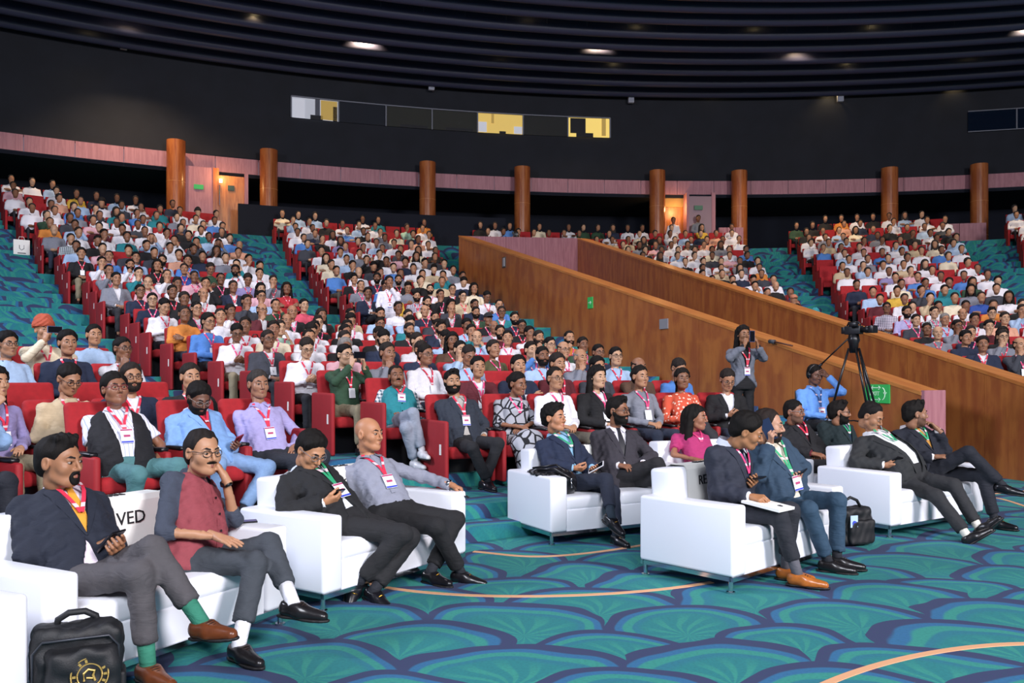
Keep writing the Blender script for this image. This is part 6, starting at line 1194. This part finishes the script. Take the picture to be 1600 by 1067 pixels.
em.tube([(ec[0]-.02, ec[1], ec[2]-.02), (ec[0]-.022, ec[1], ec[2]+.01), (ec[0]-.005, ec[1]+.004, ec[2]+.024), (ec[0]+.018, ec[1], ec[2]+.018), (ec[0]+.012, ec[1], ec[2]), (ec[0]+.02, ec[1]-.003, ec[2]-.022)], .005, 6); em.tube([(ec[0]-.012, ec[1], ec[2]-.008), (ec[0]+.012, ec[1], ec[2]-.012)], .004, 6)
obj('emblem', em.mesh('emblem', [GOLD]), bp)
x_, y_ = fpt(1348, 856); lb = tag(obj('laptop_bag', None, loc=(x_, y_+.09, 0), rotz=.35), 'black laptop bag with hanging badge on carpet between two sofas', 'bag')
obj('body', soft_box((-.2, -.06, -.02), (.2, .18, .38), (0, .06, .16), (.155, .075, .165), .045, .005, 2), lb); obj('front_pocket', soft_box((-.2, -.1, -.02), (.2, .08, .3), (.01, -.02, .12), (.13, .035, .105), .025, .004, 5), lb); obj('handle', MB().tube([(-.10, .06, .30), (-.10, .05, .38), (-.05, .04, .41), (.03, .05, .38), (.09, .06, .30)], .013, 8).mesh('handle', [BAGM], True), lb)
obj('luggage_badge', MB().box((-.09, -.05, .22), (.075, .006, .10)).mesh('luggage_badge', [mat('badge_pale_blue', '#b8d0e8', .5)]), lb); obj('badge_mark', MB().tube([(-.09, -.054, .205), (-.09, -.056, .205)], .022, 14).mesh('badge_mark', [BADGEBLUE]), lb); obj('zip', MB().tube([(.13, -.01, .06), (.145, -.012, .2), (.12, -.01, .27)], .006, 6).mesh('zip', [ZIP], True), lb)
# black handbag slumped over the sofa arm
c4, p4 = sofa_frame(*SOFAS[4]); hb = tag(obj('handbag', None, loc=(c4[0], c4[1], 0), rotz=p4+math.pi), 'black leather handbag slumped over the sofa arm', 'bag'); HB = mat('black_leather', '#131317', .3, noise=.2, nscale=20)
G_ = grid_pts((.15, -.25, .33), (.85, .45, .75), .012); dh = smin(ell(G_, (.47, .10, .49), (.12, .20, .13)), ell(G_, (.62, .08, .585), (.14, .16, .035)), .06)+folds(G_, .004, 2); V_, F__ = surfnets(dh, (.15, -.25, .33), .012); obj('body', mk_mesh('body', V_, F__, [HB]), hb)
obj('strap', MB().tube([(.72, .12, .62), (.62, .24, .64), (.50, .30, .56), (.44, .30, .45)], .012, 8).mesh('strap', [HB], True), hb); obj('strap', MB().tube([(.70, .0, .625), (.55, .16, .66), (.46, .24, .58)], .010, 8).mesh('strap', [HB], True), hb)
obj('clasp', MB().tube([(.49, .305, .56), (.49, .312, .53)], .010, 8).mesh('clasp', [CHROME], True), hb); obj('chain', MB().tube([(.49, .31, .53), (.485, .31, .47)], .004, 6).mesh('chain', [CHROME], True), hb)
def sofa_pt(k, lx, ly, z): c, p = sofa_frame(*SOFAS[k]); R = Matrix.Rotation(p+math.pi, 3, 'Z'); v = R @ Vector((lx, ly, 0)); return (c[0]+v.x, c[1]+v.y, z), p+math.pi
q, a = sofa_pt(1, -.67, .10, .585); o = tag(obj('phone', phone_mesh('#101014'), loc=q, rotz=a+.9), 'black phone lying on the sofa arm by the maroon-waistcoat man', 'phone')
q = fpt(733, 822); o = tag(obj('paper_sheet', MB().box((0, 0, .006), (.26, .10, .012)).mesh('paper_sheet', [WHITEPAPER]), loc=(-.37, 7.95, .132), rotz=.3), 'white paper lying on the first carpeted step', 'paper')
q = at_px(8, 23.2, 0); wb = tag(obj('paper_bag', None, loc=(*sp(27.3, -39.6)[:2], floor_z(27.3)), rotz=.6), 'white paper carrier bag standing on the wide stairs', 'bag')
obj('body', MB().box((0, 0, .24), (.36, .14, .48)).mesh('body', [WHITEPAPER], bevel=.008), wb); obj('handle', MB().tube([(-.07, 0, .48), (-.05, 0, .56), (.05, 0, .56), (.07, 0, .48)], .006, 6).mesh('handle', [WHITEPAPER], True), wb)
pm = MB().tube([(-.05, -.072, .34), (-.05, -.072, .26), (.0, -.072, .22), (.05, -.072, .26), (.05, -.072, .34)], .008, 5); pm.box((0, -.072, .14), (.18, .004, .03)); obj('print', pm.mesh('print', [mat('grey_print', '#6a6a70', .7)]), wb)
# backpack left on an empty seat
es = min([s for s in SEATS if s['who'] is None], key=lambda s: (s['px'][0]-350)**2+4*(s['px'][1]-525)**2); b2 = tag(obj('backpack', None, loc=(es['p'][0], es['p'][1], es['p'][2]+.435), rotz=-math.radians(es['th'])+math.pi), 'dark grey backpack left on an empty red seat', 'bag')
obj('body', rbox((0, -.02, .21), (.32, .2, .42), .06, mat('charcoal_nylon', '#26292c', .7), 'body'), b2); obj('front_pocket', rbox((0, .1, .15), (.26, .08, .26), .03, mat('charcoal_nylon', '#26292c', .7), 'front_pocket'), b2)
for sx in (-1, 1): obj('strap', MB().tube([(sx*.1, .09, .40), (sx*.12, .14, .28), (sx*.12, .13, .06)], .016, 8).mesh('strap', [mat('olive_strap', '#4a4f36', .8)], True), b2)
obj('handle', MB().tube([(-.05, 0, .42), (-.03, 0, .47), (.03, 0, .47), (.05, 0, .42)], .01, 6).mesh('handle', [BLACKPLA], True), b2)
# phones raised in the audience
for s in [s for s in SEATS if isinstance(s['who'], dict) and s['who'].get('named') and s['who']['pose'] == 'raise_' and 'root' in s]:
    mxr = world_of(s['root']); o = obj('phone', phone_mesh(rnd.choice(['#3a4a70', '#16161c', '#5a6a90']))); o.matrix_world = mxr @ Matrix.Translation((0, .28, 1.16)) @ Matrix.Rotation(math.pi/2, 4, 'X') @ Matrix.Rotation(math.pi/2, 4, 'Z') @ Matrix.Rotation(math.pi, 4, 'Y')
    tag(o, 'phone raised by the %s-clad sitter, %s' % (CN[s['who']['col']], place_label(s)), 'phone')
bpy.context.view_layer.update()
